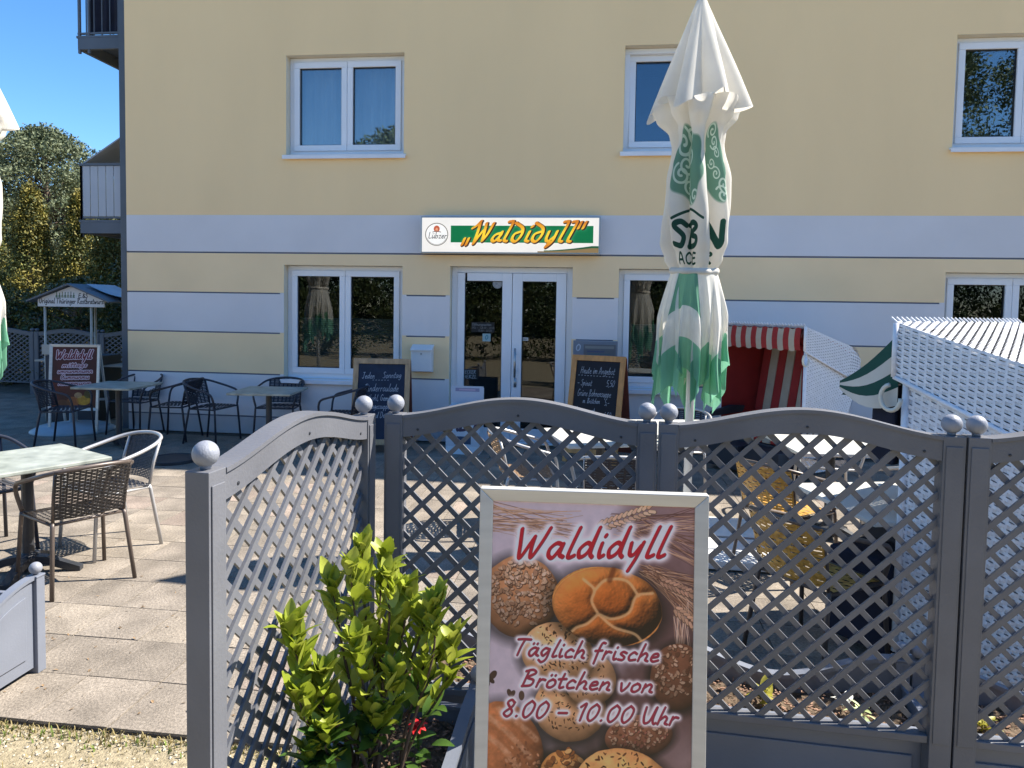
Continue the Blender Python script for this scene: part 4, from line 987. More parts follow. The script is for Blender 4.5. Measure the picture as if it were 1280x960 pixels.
# ------------------------------------------------------------------ woven surfaces
def weave(mb, P, N, nu, nv, rw=.82, amp=.004, sub=2, stakes=True, st_r=.0025, du=None):
    """P(u,v) surface point, N unit normal; nv flat strands along u passing over and under nu stakes"""
    N = Vector(N) if not callable(N) else N
    for j in range(nv):
        v0 = (j+.5-rw/2)/nv; v1 = (j+.5+rw/2)/nv; k = len(mb.v); n = nu*sub
        for i in range(n+1):
            u = i/n; nn = N(u, (v0+v1)/2) if callable(N) else N
            off = nn*(amp*cos(pi*(u*nu+.5+j)) if True else 0)
            mb.v.append(tuple(Vector(P(u, v0))+off)); mb.v.append(tuple(Vector(P(u, v1))+off))
        for i in range(n): mb.f.append((k+2*i, k+2*i+2, k+2*i+3, k+2*i+1))
    if stakes:
        for i in range(nu+1):
            u0, u1 = max(0, (i-.16)/nu), min(1, (i+.16)/nu); k = len(mb.v); n = max(4, nv//4)
            for q in range(n+1):
                v = q/n; mb.v.append(tuple(P(u0, v))); mb.v.append(tuple(P(u1, v)))
            for q in range(n): mb.f.append((k+2*q, k+2*q+1, k+2*q+3, k+2*q+2))
    return mb

# ------------------------------------------------------------------ chairs and tables
def chair(label, tube_m, weave_m, group, hi=True):
    t = thing('bistro_chair', label, 'chair', group=group)
    R = .0125
    for s in (-1, 1):
        b = MB(); b.tube([(s*.255, -.235, 0), (s*.235, -.205, .42), (s*.232, -.20, .45)], R, 8); obj('leg', b, tube_m, t, smooth=True)
        b = MB(); b.tube([(s*.235, .235, 0), (s*.205, .175, .41), (s*.20, .165, .44)], R, 8); obj('leg', b, tube_m, t, smooth=True)
    pts = [(-.232, -.20, .45), (-.262, -.195, .56), (-.275, -.16, .625), (-.282, -.06, .66), (-.276, .07, .695), (-.24, .20, .735), (-.15, .285, .76), (0, .315, .77)]
    pts = pts+[(-x, y, z) for x, y, z in pts[-2::-1]]
    b = MB(); b.tube(smooth_pts(pts, 5), R*1.05, 8); obj('arm_rail', b, tube_m, t, smooth=True)
    b = MB()
    b.tube([(-.205, .16, .425), (-.232, -.19, .43)], .01, 6); b.tube([(.205, .16, .425), (.232, -.19, .43)], .01, 6)
    b.tube([(-.232, -.195, .432), (.232, -.195, .432)], .01, 6); b.tube([(-.2, .165, .425), (.2, .165, .425)], .01, 6)
    for s in (-1, 1): b.tube([(s*.2, .17, .44), (s*.205, .2, .6), (s*.21, .245, .745)], .010, 6)
    obj('seat_frame', b, tube_m, t, smooth=True)
    b = MB(); S = lambda u, v: (-.225+.45*u*(1-.0*v)+.0, -.205+.37*v, .447-.018*sin(pi*u)*sin(pi*v)+(-.012*(1-min(1, v*9))))
    weave(b, S, (0, 0, 1), 14 if hi else 8, 26 if hi else 16, .84, .0022); obj('seat', b, weave_m, t, normals=False)
    def B(u, v):
        q = 2*u-1; return (q*(.198+.02*v), .178+.075*v+(.045+.03*v)*(1-q*q), .455+.30*v)
    def BN(u, v):
        q = 2*u-1; return Vector((q*.4, 1, -.2)).normalized()
    b = MB(); weave(b, B, BN, 15 if hi else 8, 28 if hi else 16, .80, .003); obj('backrest', b, weave_m, t, normals=False)
    return t
def face(dx, dy): return atan2(dx, -dy)      # local -Y looks along (dx, dy)
GCH = 'bistro chairs on the terrace'
c1 = chair('dark wicker chair with brown legs and its back to the camera at the sunlit table', M['tube_br'], M['weave_br'], GCH)
place(c1, (-3.20, 4.05, 0), face(-.86, .50))
c2 = chair('silver framed charcoal chair on the far side of the sunlit table', M['tube_gr'], M['weave_gr'], GCH)
place(c2, (-3.42, 4.66, 0), face(-.47, -.88))
c3 = chair('chair cut off by the left picture edge at the sunlit table', M['tube_dk'], M['weave_gr'], GCH)
place(c3, (-4.20, 4.40, 0), face(.88, -.46))
d0 = chair('dark chair at the wall, left of the four in the shade, facing the bakery sign table', M['tube_dk'], M['weave_dk'], GCH, False)
place(d0, (-5.33, 8.50, 0), face(-1, -.12), 'dark chair by the striped wall facing left to the corner table')
def dk(loc, f, label): c = copy_tree(d0); return place(c, (*loc, 0), face(*f), label)
dk((-4.80, 8.42), (1, -.1), 'dark chair left of the wall table, facing right towards it')
dk((-3.05, 8.25), (-1, -.05), 'dark chair right of the wall table beside the chalkboard')
dk((-4.02, 8.66), (.1, -1), 'dark chair behind the wall table with its back to the window')
dk((-6.35, 7.85), (1, .25), 'dark chair in front of the dark red poster stand')
dk((-6.05, 8.75), (-.1, -1), 'dark chair behind the corner table beside the steel column')
# pedestal tables
def table(label, top_m, size=.70, h=.735, group='square pedestal tables on the terrace'):
    t = thing('bistro_table', label, 'table', group=group); a = size/2
    b = MB(); b.box(-a, a, -a, a, h-.026, h); obj('tabletop', b, top_m, t, bevel=.006)
    b = MB(); b.tube([(0, 0, .07), (0, 0, h-.04)], .034, 14); b.box(-.17, .17, -.17, .17, h-.04, h-.0265); obj('pole', b, M['iron'], t)
    b = MB()
    for k in range(4):
        an = k*pi/2+pi/4; d = Vector((cos(an), sin(an), 0)); n = Vector((-sin(an), cos(an), 0))
        pr = [(0, .115, .042), (.12, .10, .036), (.24, .055, .03), (.31, .03, .035)]
        kk = len(b.v)
        for x, z, w in pr:
            for s, zz in ((-1, max(.0, z-.05)), (1, max(.0, z-.05)), (1, z), (-1, z)): b.v.append(tuple(d*x+n*w*s*.8+Vector((0, 0, zz))))
        for i in range(3):
            for a_, c_ in ((0, 1), (1, 2), (2, 3), (3, 0)): b.f.append((kk+4*i+a_, kk+4*i+c_, kk+4*i+4+c_, kk+4*i+4+a_))
        b.f += [(kk, kk+3, kk+2, kk+1), (kk+12, kk+13, kk+14, kk+15)]
    b.lathe([(.06, .02), (.062, .10), (.04, .125), (.036, .13)], n=16); obj('foot', b, M['iron'], t)
    return t
t1 = table('pale marbled square table in the sun at the left picture edge', M['tabletop'], .71)
place(t1, (-3.60, 4.12, 0), atan2(.33, -.63))
t2 = copy_tree(t1); place(t2, (-3.80, 7.90, 0), .12, 'pale table in the shade under the left ground floor window')
t3 = copy_tree(t1); place(t3, (-5.72, 7.95, 0), .05, 'pale table in the shade in front of the corner column')
t4 = table('white table seen through the lattice above the bakery poster', M['tabletop_w'], .78); place(t4, (.02, 5.75, 0), .35)
t4b = copy_tree(t4); place(t4b, (.62, 6.30, 0), .2, 'white table behind the umbrella pole, seen through the lattice')
t5 = copy_tree(t4); place(t5, (1.78, 5.75, 0), .1, 'white table behind the upper golden chair, seen through the lattice')
t6 = copy_tree(t4); place(t6, (1.62, 4.10, 0), .25, 'white table beside the lower golden chair and the beach chair')
y1 = chair('golden rattan chair behind the lattice, the one farther from the fence', M['tube_br'], M['weave_ye'], GCH, False); place(y1, (1.25, 4.95, 0), face(.75, .65))
y2 = copy_tree(y1); place(y2, (1.10, 3.72, 0), face(.8, .6), 'golden rattan chair close behind the lattice fence')
g1 = chair('tan rattan chair seen through the lattice left of the poster', M['tube_gr'], M['weave_tan'], GCH, False); place(g1, (-.55, 5.65, 0), face(1, .2))
g2 = chair('grey framed dark chair behind the lattice above the poster', M['tube_gr'], M['weave_dk'], GCH, False); place(g2, (.10, 5.05, 0), face(-.1, 1))
g3 = copy_tree(g2); place(g3, (2.25, 5.35, 0), face(-.5, .8), 'grey framed dark chair behind the farther golden chair')
g4 = copy_tree(g2); place(g4, (.78, 6.95, 0), face(-.2, -1), 'grey framed dark chair behind the umbrella under the right window')
g5 = copy_tree(g2); place(g5, (1.95, 6.45, 0), face(-.1, -1), 'grey framed dark chair in front of the red striped beach chair')

# ------------------------------------------------------------------ closed parasols
def parasol(label):
    t = thing('closed_parasol', label, 'parasol', group='closed ivory and green parasols on the terrace')
    b = MB(); b.tube([(0, 0, .0), (0, 0, 3.80)], .03, 14); obj('pole', b, M['pole_w'], t, smooth=True)
    b = MB(); b.lathe([(.012, 3.80), (.02, 3.9), (.032, 3.96), (.022, 4.01), (.004, 4.03)], n=14); obj('finial', b, M['pole_w'], t, smooth=True)
    def fold(th, v, amp, n=8, ph=0.4, sh=1.6):
        c = abs(sin(n/2*(th+ph+.06*sin(3*th+v*2))))       # sharp valleys, round lobes
        return 1-amp*(1-c)**1.0
    # vented top cap
    capm = None
    def cap(u, v):
        th = 2*pi*u; lobes = cos(4*(th+.55)); R = .035+.30*v**1.02*(1+.10*lobes*v)
        k = fold(th, v, .40*v**.8, 8, .15)
        z = 3.955-.71*v-.10*v**3*(lobes*.5+.5)+.025*v*sin(9*th)*v
        return (R*k*cos(th)*1.06, R*k*sin(th), z)
    b = MB(); b.grid(cap, 160, 30, True); obj('top_cap', b, M['canvas_w'], t, smooth=True, normals=False)
    # ribs pushing out under the cap, then body down to the tie
    def body(u, v):
        th = 2*pi*u
        prof = [(0, .315), (.07, .285), (.17, .20), (.24, .188), (.45, .232), (.66, .248), (.82, .235), (.93, .195), (1, .160)]
        for (a, ra), (c, rc) in zip(prof[:-1], prof[1:]):
            if a <= v <= c: q = (v-a)/(c-a); q = q*q*(3-2*q); R = ra+(rc-ra)*q; break
        amp = .30+.22*min(1, v/.2) if v < .8 else .52-.9*(v-.8)
        k = fold(th, v*1.5, amp, 7, .30+.16*sin(v*3+.5))
        R *= 1+.07*sin(3*th+v*5)+.045*sin(5*th-v*7)+.02*sin(11*th+9*v)
        tw = .14*v
        return (R*k*cos(th+tw), R*k*sin(th+tw), 3.225-1.195*v+.02*sin(4*th)*(1-v))
    b = MB(); b.grid(body, 280, 70, True)
    bo = obj('canopy_body', b, CAN, t, smooth=True, normals=False); add_uv(bo, 280, 70)
    rk_ = random.Random(41)
    for k in range(8):
        th0 = 2*pi*k/8+.25; dr = rk_.uniform(-.030, .030); ph = rk_.random(); L0 = rk_.uniform(.64, .90); L1 = rk_.uniform(.16, .36); tl = rk_.uniform(-.16, .16); sw = rk_.uniform(.34, .46); fq = rk_.uniform(1.1, 1.7); wob = rk_.uniform(0, 6)
        def P(u, v, th0=th0, dr=dr, ph=ph, L0=L0, L1=L1, tl=tl, sw=sw, fq=fq, wob=wob):
            q = 2*u-1; zz = 2/pi*math.asin(.97*sin(2*pi*(fq*q+ph))); z2 = 2/pi*math.asin(.97*sin(2*pi*(fq*.8*q+ph+.3)))
            R_ = .158+.075*min(1, v*2.2)**.8-.035*max(0, v-.55)+dr*v+.058*zz*v*(.45+.55*v)+.008*sin(9*v+wob)*v
            th = th0+q*(sw+.22*sin(pi*min(1, v*.8)))+.20*z2*v
            L = L0+L1*abs(q)**1.3+tl*q+.02*sin(7*q+wob)
            return (R_*cos(th), R_*sin(th), 2.035-L*v)
        b = MB(); b.grid(P, 44, 26); so_ = obj('canopy_panel', b, SKI if k != 5 else SKI2, t, smooth=True, normals=False); add_uv(so_, 44, 26)
    b = MB(); b.grid(lambda u, v: ((.168+.012*sin(2*pi*v))*cos(2*pi*u)*(1+.04*sin(16*pi*u)), (.168+.012*sin(2*pi*v))*sin(2*pi*u)*(1+.04*sin(16*pi*u)), 2.03+.022*cos(2*pi*v)+.01*sin(2*pi*u)), 60, 8, True); obj('tie_strap', b, M['white_cloth'], t, smooth=True)
    return t
def add_uv(o, nu, nv):
    me = o.data; l = me.uv_layers.new(name='UVMap'); arr = np.zeros(len(me.loops)*2, np.float32); k = 0
    for p in me.polygons:
        j, i = divmod(p.index, nu)
        for q, (a, c) in enumerate(((0, 0), (1, 0), (1, 1), (0, 1))):
            u = ((i+a)/nu + .75) ; v = 1-(j+c)/nv
            arr[k] = u; arr[k+1] = v; k += 2
    # angle 0 is +X; shift so that the picture centre (u = .5) faces -Y: th = -pi/2 -> u0 = .75 ; mirror so print reads from outside
    l.data.foreach_set('uv', arr)
CAN = img_mat('canopy_print', paint_canopy(), .9, transl=.48); SKI = img_mat('skirt_print', paint_skirt(), .9, transl=.48); SKI2 = img_mat('skirt_print_patch', paint_skirt(True), .9, transl=.48)
um = parasol('closed ivory and green parasol standing behind the middle of the fence'); place(um, (.665, 5.40, 0), radians(8))
b = MB()
ub = thing('parasol_base', 'white concrete slab parasol base behind the bakery poster', 'parasol base', (.665, 5.40, 0))
for i in (0, 1):
    for j in (0, 1):
        b = MB(); b.box(-.53+i*.545, -.53+i*.545+.515, -.53+j*.545, -.53+j*.545+.515, .012, .07); obj('weight_slab', b, M['base_conc'], ub, bevel=.006)
b = MB(); b.box(-.55, .55, -.012, .012, .002, .075); b.box(-.0121, .0121, -.55, .55, .003, .076); b.tube([(0, 0, .0765), (0, 0, .34)], .042, 14); obj('cross_frame', b, M['chrome'], ub)
um2 = copy_tree(um); place(um2, (-5.22, 5.40, 0), radians(60), 'closed ivory and green parasol cut off by the left picture edge')

# ------------------------------------------------------------------ hooded beach chairs
def beach_chair(label, lining, stripe_cols, aw_cols, stripes):
    t = thing('hooded_beach_chair', label, 'beach chair', group='white wicker hooded beach chairs')
    Wd = .60                                         # half width; front looks to local -Y, depth along +Y
    H0f, H0b = 1.44, 1.06                            # parting line of hood, front and back
    def lower(s):
        P = lambda u, v: (s*Wd, .02+(.52+.40*v)*u, .10+v*((H0f+.012)*(1-u)+(H0b+.012)*u-.10))
        return P
    def hoodside(s):
        return lambda u, v: (s*(Wd+.025), -.03+(.96+.02*v)*u+.04*(1-v)*(0), (H0f*(1-u)+H0b*u)+v*((1.70-H0f)*(1-u)+(1.425-H0b)*u) - .10*max(0, u-.82)/.18*v)
    for s in (-1, 1):
        b = MB(); weave(b, lower(s), (s, 0, 0), 24, 62, .86, .005); o = obj('side_panel', b, M['weave_wh'], t, normals=False)
        b = MB(); P = lower(s); b.grid(lambda u, v: Vector(P(u, v))-Vector((s*.012, 0, 0)), 1, 1); obj('side_backing', b, M['wick_back'], t, normals=False)
        b = MB(); weave(b, hoodside(s), (s, 0, 0), 26, 19, .84, .006); obj('hood_side', b, M['weave_wh'], t, normals=False)
        b = MB(); P = hoodside(s); b.grid(lambda u, v: Vector(P(u, v))-Vector((s*.016, 0, 0)), 1, 1); obj('hood_backing', b, M['lining_dk'] if not stripes else M['wick_back'], t, normals=False)
        b = MB(); b.tube([hoodside(s)(0, 0), hoodside(s)(0, 1)], .014, 8); b.tube([hoodside(s)(0, 0), hoodside(s)(1, 0)], .012, 8); b.tube([lower(s)(0, 0), lower(s)(0, 1)], .018, 8); obj('edge_binding', b, M['weave_wh'], t, smooth=True)
        b = MB(); ps = [(s*(Wd+.045), -.03+.05*cos(a), 1.34+.062*sin(a)) for a in np.linspace(pi*.55, pi*2.0, 16)]; b.tube(ps, .011, 8); obj('handle_ring', b, M['ring'], t, smooth=True)
        b = MB(); b.prism([(-.22, .60), (.30, .62), (.34, .70), (.10, .715), (-.22, .655)], 'x', s*.5 if s > 0 else -.555, .555 if s > 0 else -.5); obj('armrest', b, M['dark_box'], t, bevel=.01)
    T = lambda u, v: (-Wd-.02+(2*Wd+.04)*u, -.03+.86*v, 1.705-.24*v-.012*sin(pi*v))
    b = MB(); weave(b, T, (0, .25, .97), 30, 52, .86, .005)
    for i in range(31):                                # loose cane ends along the top edges
        for s in (-1, 1):
            pass
        x = -Wd-.02+(2*Wd+.04)*i/30
        b.bar(T(i/30, 0), (x+.006, -.055, 1.728), .007, .007)
    obj('hood_top', b, M['weave_wh'], t, normals=False)
    TB = lambda u, v: (-Wd-.02+(2*Wd+.04)*u, .83+.15*sin(v*pi/2)-.0*v, 1.465-.425*(1-cos(v*pi/2))-.02*v)
    b = MB(); weave(b, TB, (0, .9, .3), 30, 24, .86, .005); obj('hood_back', b, M['weave_wh'], t, normals=False)
    BK = lambda u, v: (-Wd+2*Wd*u, .545+.40*v, .10+.92*v); b = MB(); weave(b, BK, (0, 1, -.2), 26, 46, .86, .005); obj('back_panel', b, M['weave_wh'], t, normals=False)
    # inside
    b = MB(); b.grid(lambda u, v: (-Wd+.03+(2*Wd-.06)*u, .05+.78*v, 1.675-.235*v), 1, 1)
    b.grid(lambda u, v: (-Wd+.03+(2*Wd-.06)*u, .82-.0*v, 1.43-.40*v), 1, 1)
    for s in (-1, 1): b.grid(lambda u, v: (s*(Wd-.025), .0+.80*u, .45+(1.2-.25*u)*v), 1, 1)
    obj('lining', b, lining, t, normals=False)
    n = 9
    for i in range(n):
        xa = -.54+1.08*i/n; b = MB(); b.obox((xa, .50, .44), (1.08/n-.003, 0, 0), (0, .06, .0), (0, .20, 1.02)); obj('back_stripe', b, stripe_cols[i % 2], t, bevel=.012)
        b = MB(); b.box(xa, xa+1.08/n-.003, .0, .56, .36, .445); obj('seat_stripe', b, stripe_cols[i % 2], t, bevel=.015)
    b = MB(); b.box(-.57, .57, .0, .53, .06, .355); b.box(-.5, -.02, -.30, -.002, .05, .33); b.box(.02, .5, -.24, -.002, .05, .33); obj('footrest_drawers', b, M['dark_box'], t, bevel=.01)
    if stripes:
        m_ = 15
        for i in range(m_):
            xa = -.57+1.14*i/m_; b = MB(); b.grid(lambda u, v: (xa+(1.14/m_)*u, -.025-.02*sin(v*3), 1.675-.24*v+.010*sin((i+u)*pi*1.0)), 4, 4); obj('valance_stripe', b, stripe_cols[i % 2], t, normals=False)
    else:
        # fold-out striped sun visor in front of the hood
        for i in range(7):
            for_ = i
            def A(u, v, i=i):
                q = (i+u)/7; x = -Wd+2*Wd*q; return (x, -.02-.30*v, 1.62-.30*v-.05*sin(pi*q)*v)
            b = MB(); b.grid(A, 5, 6); obj('visor_stripe', b, aw_cols[i % 2], t, normals=False)
        for s in (-1, 1):
            for i in range(4):
                q0, q1 = i/4, (i+1)/4
                def K(u, v, q0=q0, q1=q1):
                    q = q0+(q1-q0)*v; top = 1.66-.27*u-.03*sin(pi*u); bot = 1.30+.05*u-.05*sin(pi*u); return (s*(Wd+.004+.01*sin(pi*u)), -.02-.31*u, top+(bot-top)*q)
                b = MB(); b.grid(K, 8, 3); obj('visor_cheek', b, aw_cols[i % 2], t, normals=False)
        b = MB(); b.box(Wd-.07, Wd-.01, -.16, -.035, 1.0, 1.40); b.box(-Wd+.1, Wd-.002, -.36, -.003, .05, .52); obj('cover_flap', b, M['navy_cloth'], t, bevel=.015)
    return t
bc1 = beach_chair('large white wicker beach chair with green visor at the right picture edge', M['lining_dk'], (M['lining_dk'], M['navy_cloth']), (M['green_cloth'], M['white_cloth']), False)
bc2 = beach_chair('white wicker beach chair with red striped lining standing at the wall', M['red_cloth'], (M['red_cloth'], M['cream_cloth']), None, True)
def put_bc(o, corner, f):
    """corner: ground position of the front corner at local (+.6, 0)"""
    a = face(*f); R = Matrix.Rotation(a, 3, 'Z'); c = Vector((*corner, 0))-R @ Vector((.60, 0, 0)); o.location = c; o.rotation_euler = (0, 0, a)
BC1_F = (-.62, .78); BC2_F = (-.80, -.60)
a = face(*BC1_F); R = Matrix.Rotation(a, 3, 'Z'); bc1.rotation_euler = (0, 0, a); bc1.location = Vector((1.45, 3.66, 0))-R @ Vector((.6, 0, 0))
a = face(*BC2_F); R = Matrix.Rotation(a, 3, 'Z'); bc2.rotation_euler = (0, 0, a); bc2.scale = (.92, .92, .94); bc2.location = Vector((2.03, 7.50, 0))-R @ Vector((.6*.92, 0, 0))

# ------------------------------------------------------------------ poster stand in front
def poster_stand(label, pm, w=.625, h=1.16):
    t = thing('poster_stand', label, 'poster stand', group='aluminium bakery poster stands')
    a = w/2; fw = .036; tl = .10; zlow = h-2*fw-.795+.008
    def F(x, z, y=0.0): return (x, y-.0+(-tl*(1-z/h)), z)
    z0 = zlow
    for nm, (xa, za), (xb, zb) in (('frame_rail', (-a, h), (a, h)), ('frame_rail', (a, z0), (-a, z0)), ('frame_rail', (-a, z0), (-a, h)), ('frame_rail', (a, h), (a, z0))):
        b = MB(); ix = lambda x: x+(fw if x < 0 else -fw); iz = lambda z: z+(fw if z < .6 else -fw)
        o1, o2, i2, i1 = F(xa, za), F(xb, zb), F(ix(xb), iz(zb)), F(ix(xa), iz(za))
        P = []
        for yy in (-.020, .012):
            for q in (o1, o2, i2, i1): P.append((q[0], q[1]+yy+(.009 if yy < 0 and q in (i1, i2) else 0), q[2]))
        b.add(P, [(0, 1, 2, 3), (7, 6, 5, 4), (0, 4, 5, 1), (1, 5, 6, 2), (2, 6, 7, 3), (3, 7, 4, 0)]); obj(nm, b, M['alu'], t, bevel=.0025)
    A = a-fw+.004; uv_plane('poster_print', F(-A, z0+fw-.004, -.006), F(A, z0+fw-.004, -.006), F(A, h-fw+.004, -.006), F(-A, h-fw+.004, -.006), pm, t)
    b = MB(); b.quad(F(-A, z0+fw-.004, .006), F(A, z0+fw-.004, .006), F(A, h-fw+.004, .006), F(-A, h-fw+.004, .006)); obj('backing_sheet', b, M['dark_box'], t)
    for s in (-1, 1):
        b = MB(); b.bar(F(s*(a-.02), z0, 0), F(s*(a-.02), 0, 0), .03, .02, (0, 1, 0)); obj('leg', b, M['alu'], t)
        b = MB(); b.bar((s*(a-.03), .03, h-.03), (s*(a-.03), .30, 0.01), .028, .02, (0, 1, 0)); obj('leg', b, M['alu'], t)
    b = MB(); b.box(-a+.05, a-.05, .19, .205, .40, .43); obj('cross_bar', b, M['alu'], t)
    return t
PM = img_mat('poster_print', np.clip((np.clip(paint_poster(), 0, 1)**.70-.08)*1.10, .01, 1)*np.array([1.14, 1.0, .93]), .35)
ps = poster_stand('bakery poster stand with bread rolls standing in front of the fence', PM)
place(ps, (-.010, 1.985, 0.085), radians(3.2))
ps2 = copy_tree(ps); place(ps2, (-6.80, 8.62, 0.0), radians(12), 'dark red poster stand in the shade before the sausage stall')
def paint_poster_red():
    w, h = 420, 594
    img = np.ones((h, w, 3))*np.array([.26, .07, .06]); img *= (.6+.9*noise_img(h, w, 130))[..., None]
    Y, X = np.mgrid[0:h, 0:w].astype(float)
    for cx, cy, rx, ry, c in ((300, 520, 70, 50, (.80, .62, .16)), (200, 540, 60, 60, (.62, .36, .16)), (110, 550, 70, 40, (.36, .22, .12)), (250, 470, 40, 30, (.70, .58, .40)), (340, 460, 40, 40, (.30, .30, .10))):
        k = np.clip((1-np.hypot((X-cx)/rx, (Y-cy)/ry))*8, 0, 1)*(.6+.4*noise_img(h, w, 18)); blend(img, k, c)
    for t_, x, y, sz, xe, th in (('Waldidyll', 30, 120, 82, 372, 7), ('mittags', 90, 200, 46, 330, 4), ('umnunmnumn', 50, 258, 44, 380, 4), ('Cumnunmu', 80, 316, 46, 350, 4), ('nmunmunm', 60, 374, 44, 370, 4)):
        st, _ = text_strokes(t_, x, y, sz, .2, .02, wx=(xe-x)/((text_width(t_)+.1)*sz)); mm = np.zeros((h, w)); paint_strokes(mm, st, th+6, soft=3); blend(img, mm*.85, (.86, .80, .84)); mm = np.zeros((h, w)); paint_strokes(mm, st, th-1.2, soft=1.2); blend(img, mm, (.40, .06, .10))
    return img
PM2 = img_mat('red_poster_print', paint_poster_red(), .35)
for ch in ps2.children:
    if ch.name.startswith('poster_print'): ch.material_slots[0].link = 'OBJECT'; ch.material_slots[0].material = PM2
# ------------------------------------------------------------------ chalkboards
def chalkboard(label, px, wood, w=.70, h=1.18, lean=.24):
    t = thing('chalkboard_stand', label, 'chalkboard', group='chalkboard stands before the facade'); a = w/2; fw = .062
    F = lambda x, z, y=0: (x, y-lean*(1-z/h), z)
    for nm, q in (('frame_rail', (-a, a, h-fw, h)), ('frame_rail', (-a, a, .10, .10+fw)), ('frame_rail', (-a, -a+fw, .10+fw, h-fw)), ('frame_rail', (a-fw, a, .10+fw, h-fw))):
        b = MB(); x0, x1, z0, z1 = q; P = [F(x0, z0, -.013), F(x1, z0, -.013), F(x1, z1, -.013), F(x0, z1, -.013), F(x0, z0, .013), F(x1, z0, .013), F(x1, z1, .013), F(x0, z1, .013)]
        b.add(P, [(0, 1, 2, 3), (7, 6, 5, 4), (0, 4, 5, 1), (1, 5, 6, 2), (2, 6, 7, 3), (3, 7, 4, 0)]); obj(nm, b, wood, t, bevel=.004)
    A = a-fw; uv_plane('board_face', F(-A, .10+fw), F(A, .10+fw), F(A, h-fw), F(-A, h-fw), px, t)
    for s in (-1, 1):
        b = MB(); b.bar(F(s*(a-.03), .10), F(s*(a-.03), 0), .05, .024, (0, 1, 0)); obj('leg', b, wood, t)
    b = MB(); b.obox((-a, .02, h-.02), (w, 0, 0), (0, .02, 0), (0, lean, -(h-.06))); obj('rear_board', b, M['wood_d'], t, bevel=.004)
    return t
pb1 = img_mat('chalk_print_roulade', paint_board([('Jeden', .08, .20, .085, .36), ('Sonntag', .52, .19, .085, .93), ('- - - - - -', .30, .235, .05, .66), ('Rinderroulade', .14, .37, .10, .88), ('Rotkohl, Gemüse', .12, .49, .08, .80), ('Tagessuppe', .26, .60, .08, .70), ('und Dessert', .30, .72, .08, .82)], 420, 640, (.045, .12, .21), 4, 2.0), .7)
pb2 = img_mat('chalk_print_offer', paint_board([('Heute im Angebot', .10, .15, .08, .90), ('- - - - - - - - - - - -', .05, .19, .05, .88), ('- Spinat', .05, .29, .07, .40), ('5,50', .72, .29, .075, .92), ('Grüne Bohnensuppe', .08, .41, .08, .86), ('m. Brötchen', .22, .49, .06, .62), ('5,-', .72, .50, .07, .84), ('Currywurst', .06, .61, .075, .52), ('4,50', .72, .65, .075, .90), ('mit Pommes', .22, .70, .06, .60)], 420, 640, (.02, .022, .07), 9, 1.9), .7)
cb1 = chalkboard('light framed chalkboard with blue board at the left window', pb1, M['wood'], .68, 1.10, .22); place(cb1, (-2.58, 8.33, 0), radians(7))
cb2 = chalkboard('orange framed chalkboard to the right of the entrance door', pb2, M['wood_o'], .64, 1.20, .30); place(cb2, (-.01, 8.32, 0), radians(-17))
# newspaper stand by the door
nw = thing('newspaper_stand', 'pale blue newspaper stand left of the entrance door', 'newspaper stand', (-1.58, 8.25, 0))
b = MB(); b.box(-.20, .20, .0, .30, .0, .10); b.box(-.20, .20, .27, .30, .10, .76); b.box(-.20, -.185, .001, .27, .10, .55); b.box(.185, .20, .001, .27, .10, .55); obj('stand_body', b, M['stand'], nw, bevel=.004)
img = np.ones((120, 160, 3))*np.array([.72, .76, .82]); img[14:40, 22:140] = (.55, .55, .66); img[22:32, 40:120] = (.74, .66, .74)
uv_plane('top_sign', (-.20, .266, .58), (.20, .266, .58), (.20, .266, .78), (-.20, .266, .78), img_mat('stand_top_print', img), nw)
img = plain_text_img(160, 200, (.70, .75, .80), [('ABO', 22, 120, 62, 1.0, (.22, .18, .28), 7)]); img[20:50, 96:140] = (.66, .10, .14); img[150:190, 40:120] = (.14, .25, .36)
uv_plane('front_sign', (-.20, -.003, .10), (.20, -.003, .10), (.20, -.003, .56), (-.20, -.003, .56), img_mat('stand_front_print', img), nw)

# ------------------------------------------------------------------ sausage stall at the left
stl = thing('sausage_stall', 'small sausage stall with white gable sign beyond the building corner', 'stall', (-7.42, 9.6, -.06), radians(4))
stl.scale = (.88, .9, 1.0)
b = MB(); b.prism([(-.55, 1.70), (.55, 1.70), (.55, 1.80), (0, 1.985), (-.55, 1.80)], 'y', -.33, -.31); obj('gable_board', b, M['mailbox'], stl)
gh, gw = 190, 700
img = np.ones((gh, gw, 3))*.80
def gtxt(s, x, y, sz, wx, t, col=(.07, .07, .10)):
    st, _ = text_strokes(s, x, y, sz, .05, wx=wx); mm = np.zeros((gh, gw)); paint_strokes(mm, st, t); blend(img, mm, col)
gtxt('Original Thüringer Rostbratwurst', 14, 160, 50, .90, 3.2); gtxt('E.&S', 430, 106, 40, 1.2, 3.4)
for i in range(7):
    x = 200+i*30; hh = random.uniform(24, 60); mm = np.zeros((gh, gw)); paint_strokes(mm, [[(x, 104), (x+2, 104-hh)], [(x-9, 100), (x+11, 100)], [(x-7, 88), (x+8, 86)]], 4); blend(img, mm, random.choice([(.2, .34, .22), (.42, .46, .34), (.3, .33, .26)]))
me = bpy.data.meshes.new('gable_print'); pts = [(-.548, 1.702), (.548, 1.702), (.548, 1.80), (0, 1.983), (-.548, 1.80)]
me.from_pydata([(x, -.333, z) for x, z in pts], [], [(0, 1, 2, 3, 4)]); ul = me.uv_layers.new(name='UVMap')
for i, (x, z) in enumerate(pts): ul.data[i].uv = ((x+.55)/1.1, (z-1.70)/.29)
me.materials.append(img_mat('gable_print', img)); o = bpy.data.objects.new('gable_print', me); C.objects.link(o); o.parent = stl
b = MB()
for s in (-1, 1): b.obox((0, -.42, 2.005), (s*.68, 0, -.245), (0, .92, 0), (0, 0, .022))
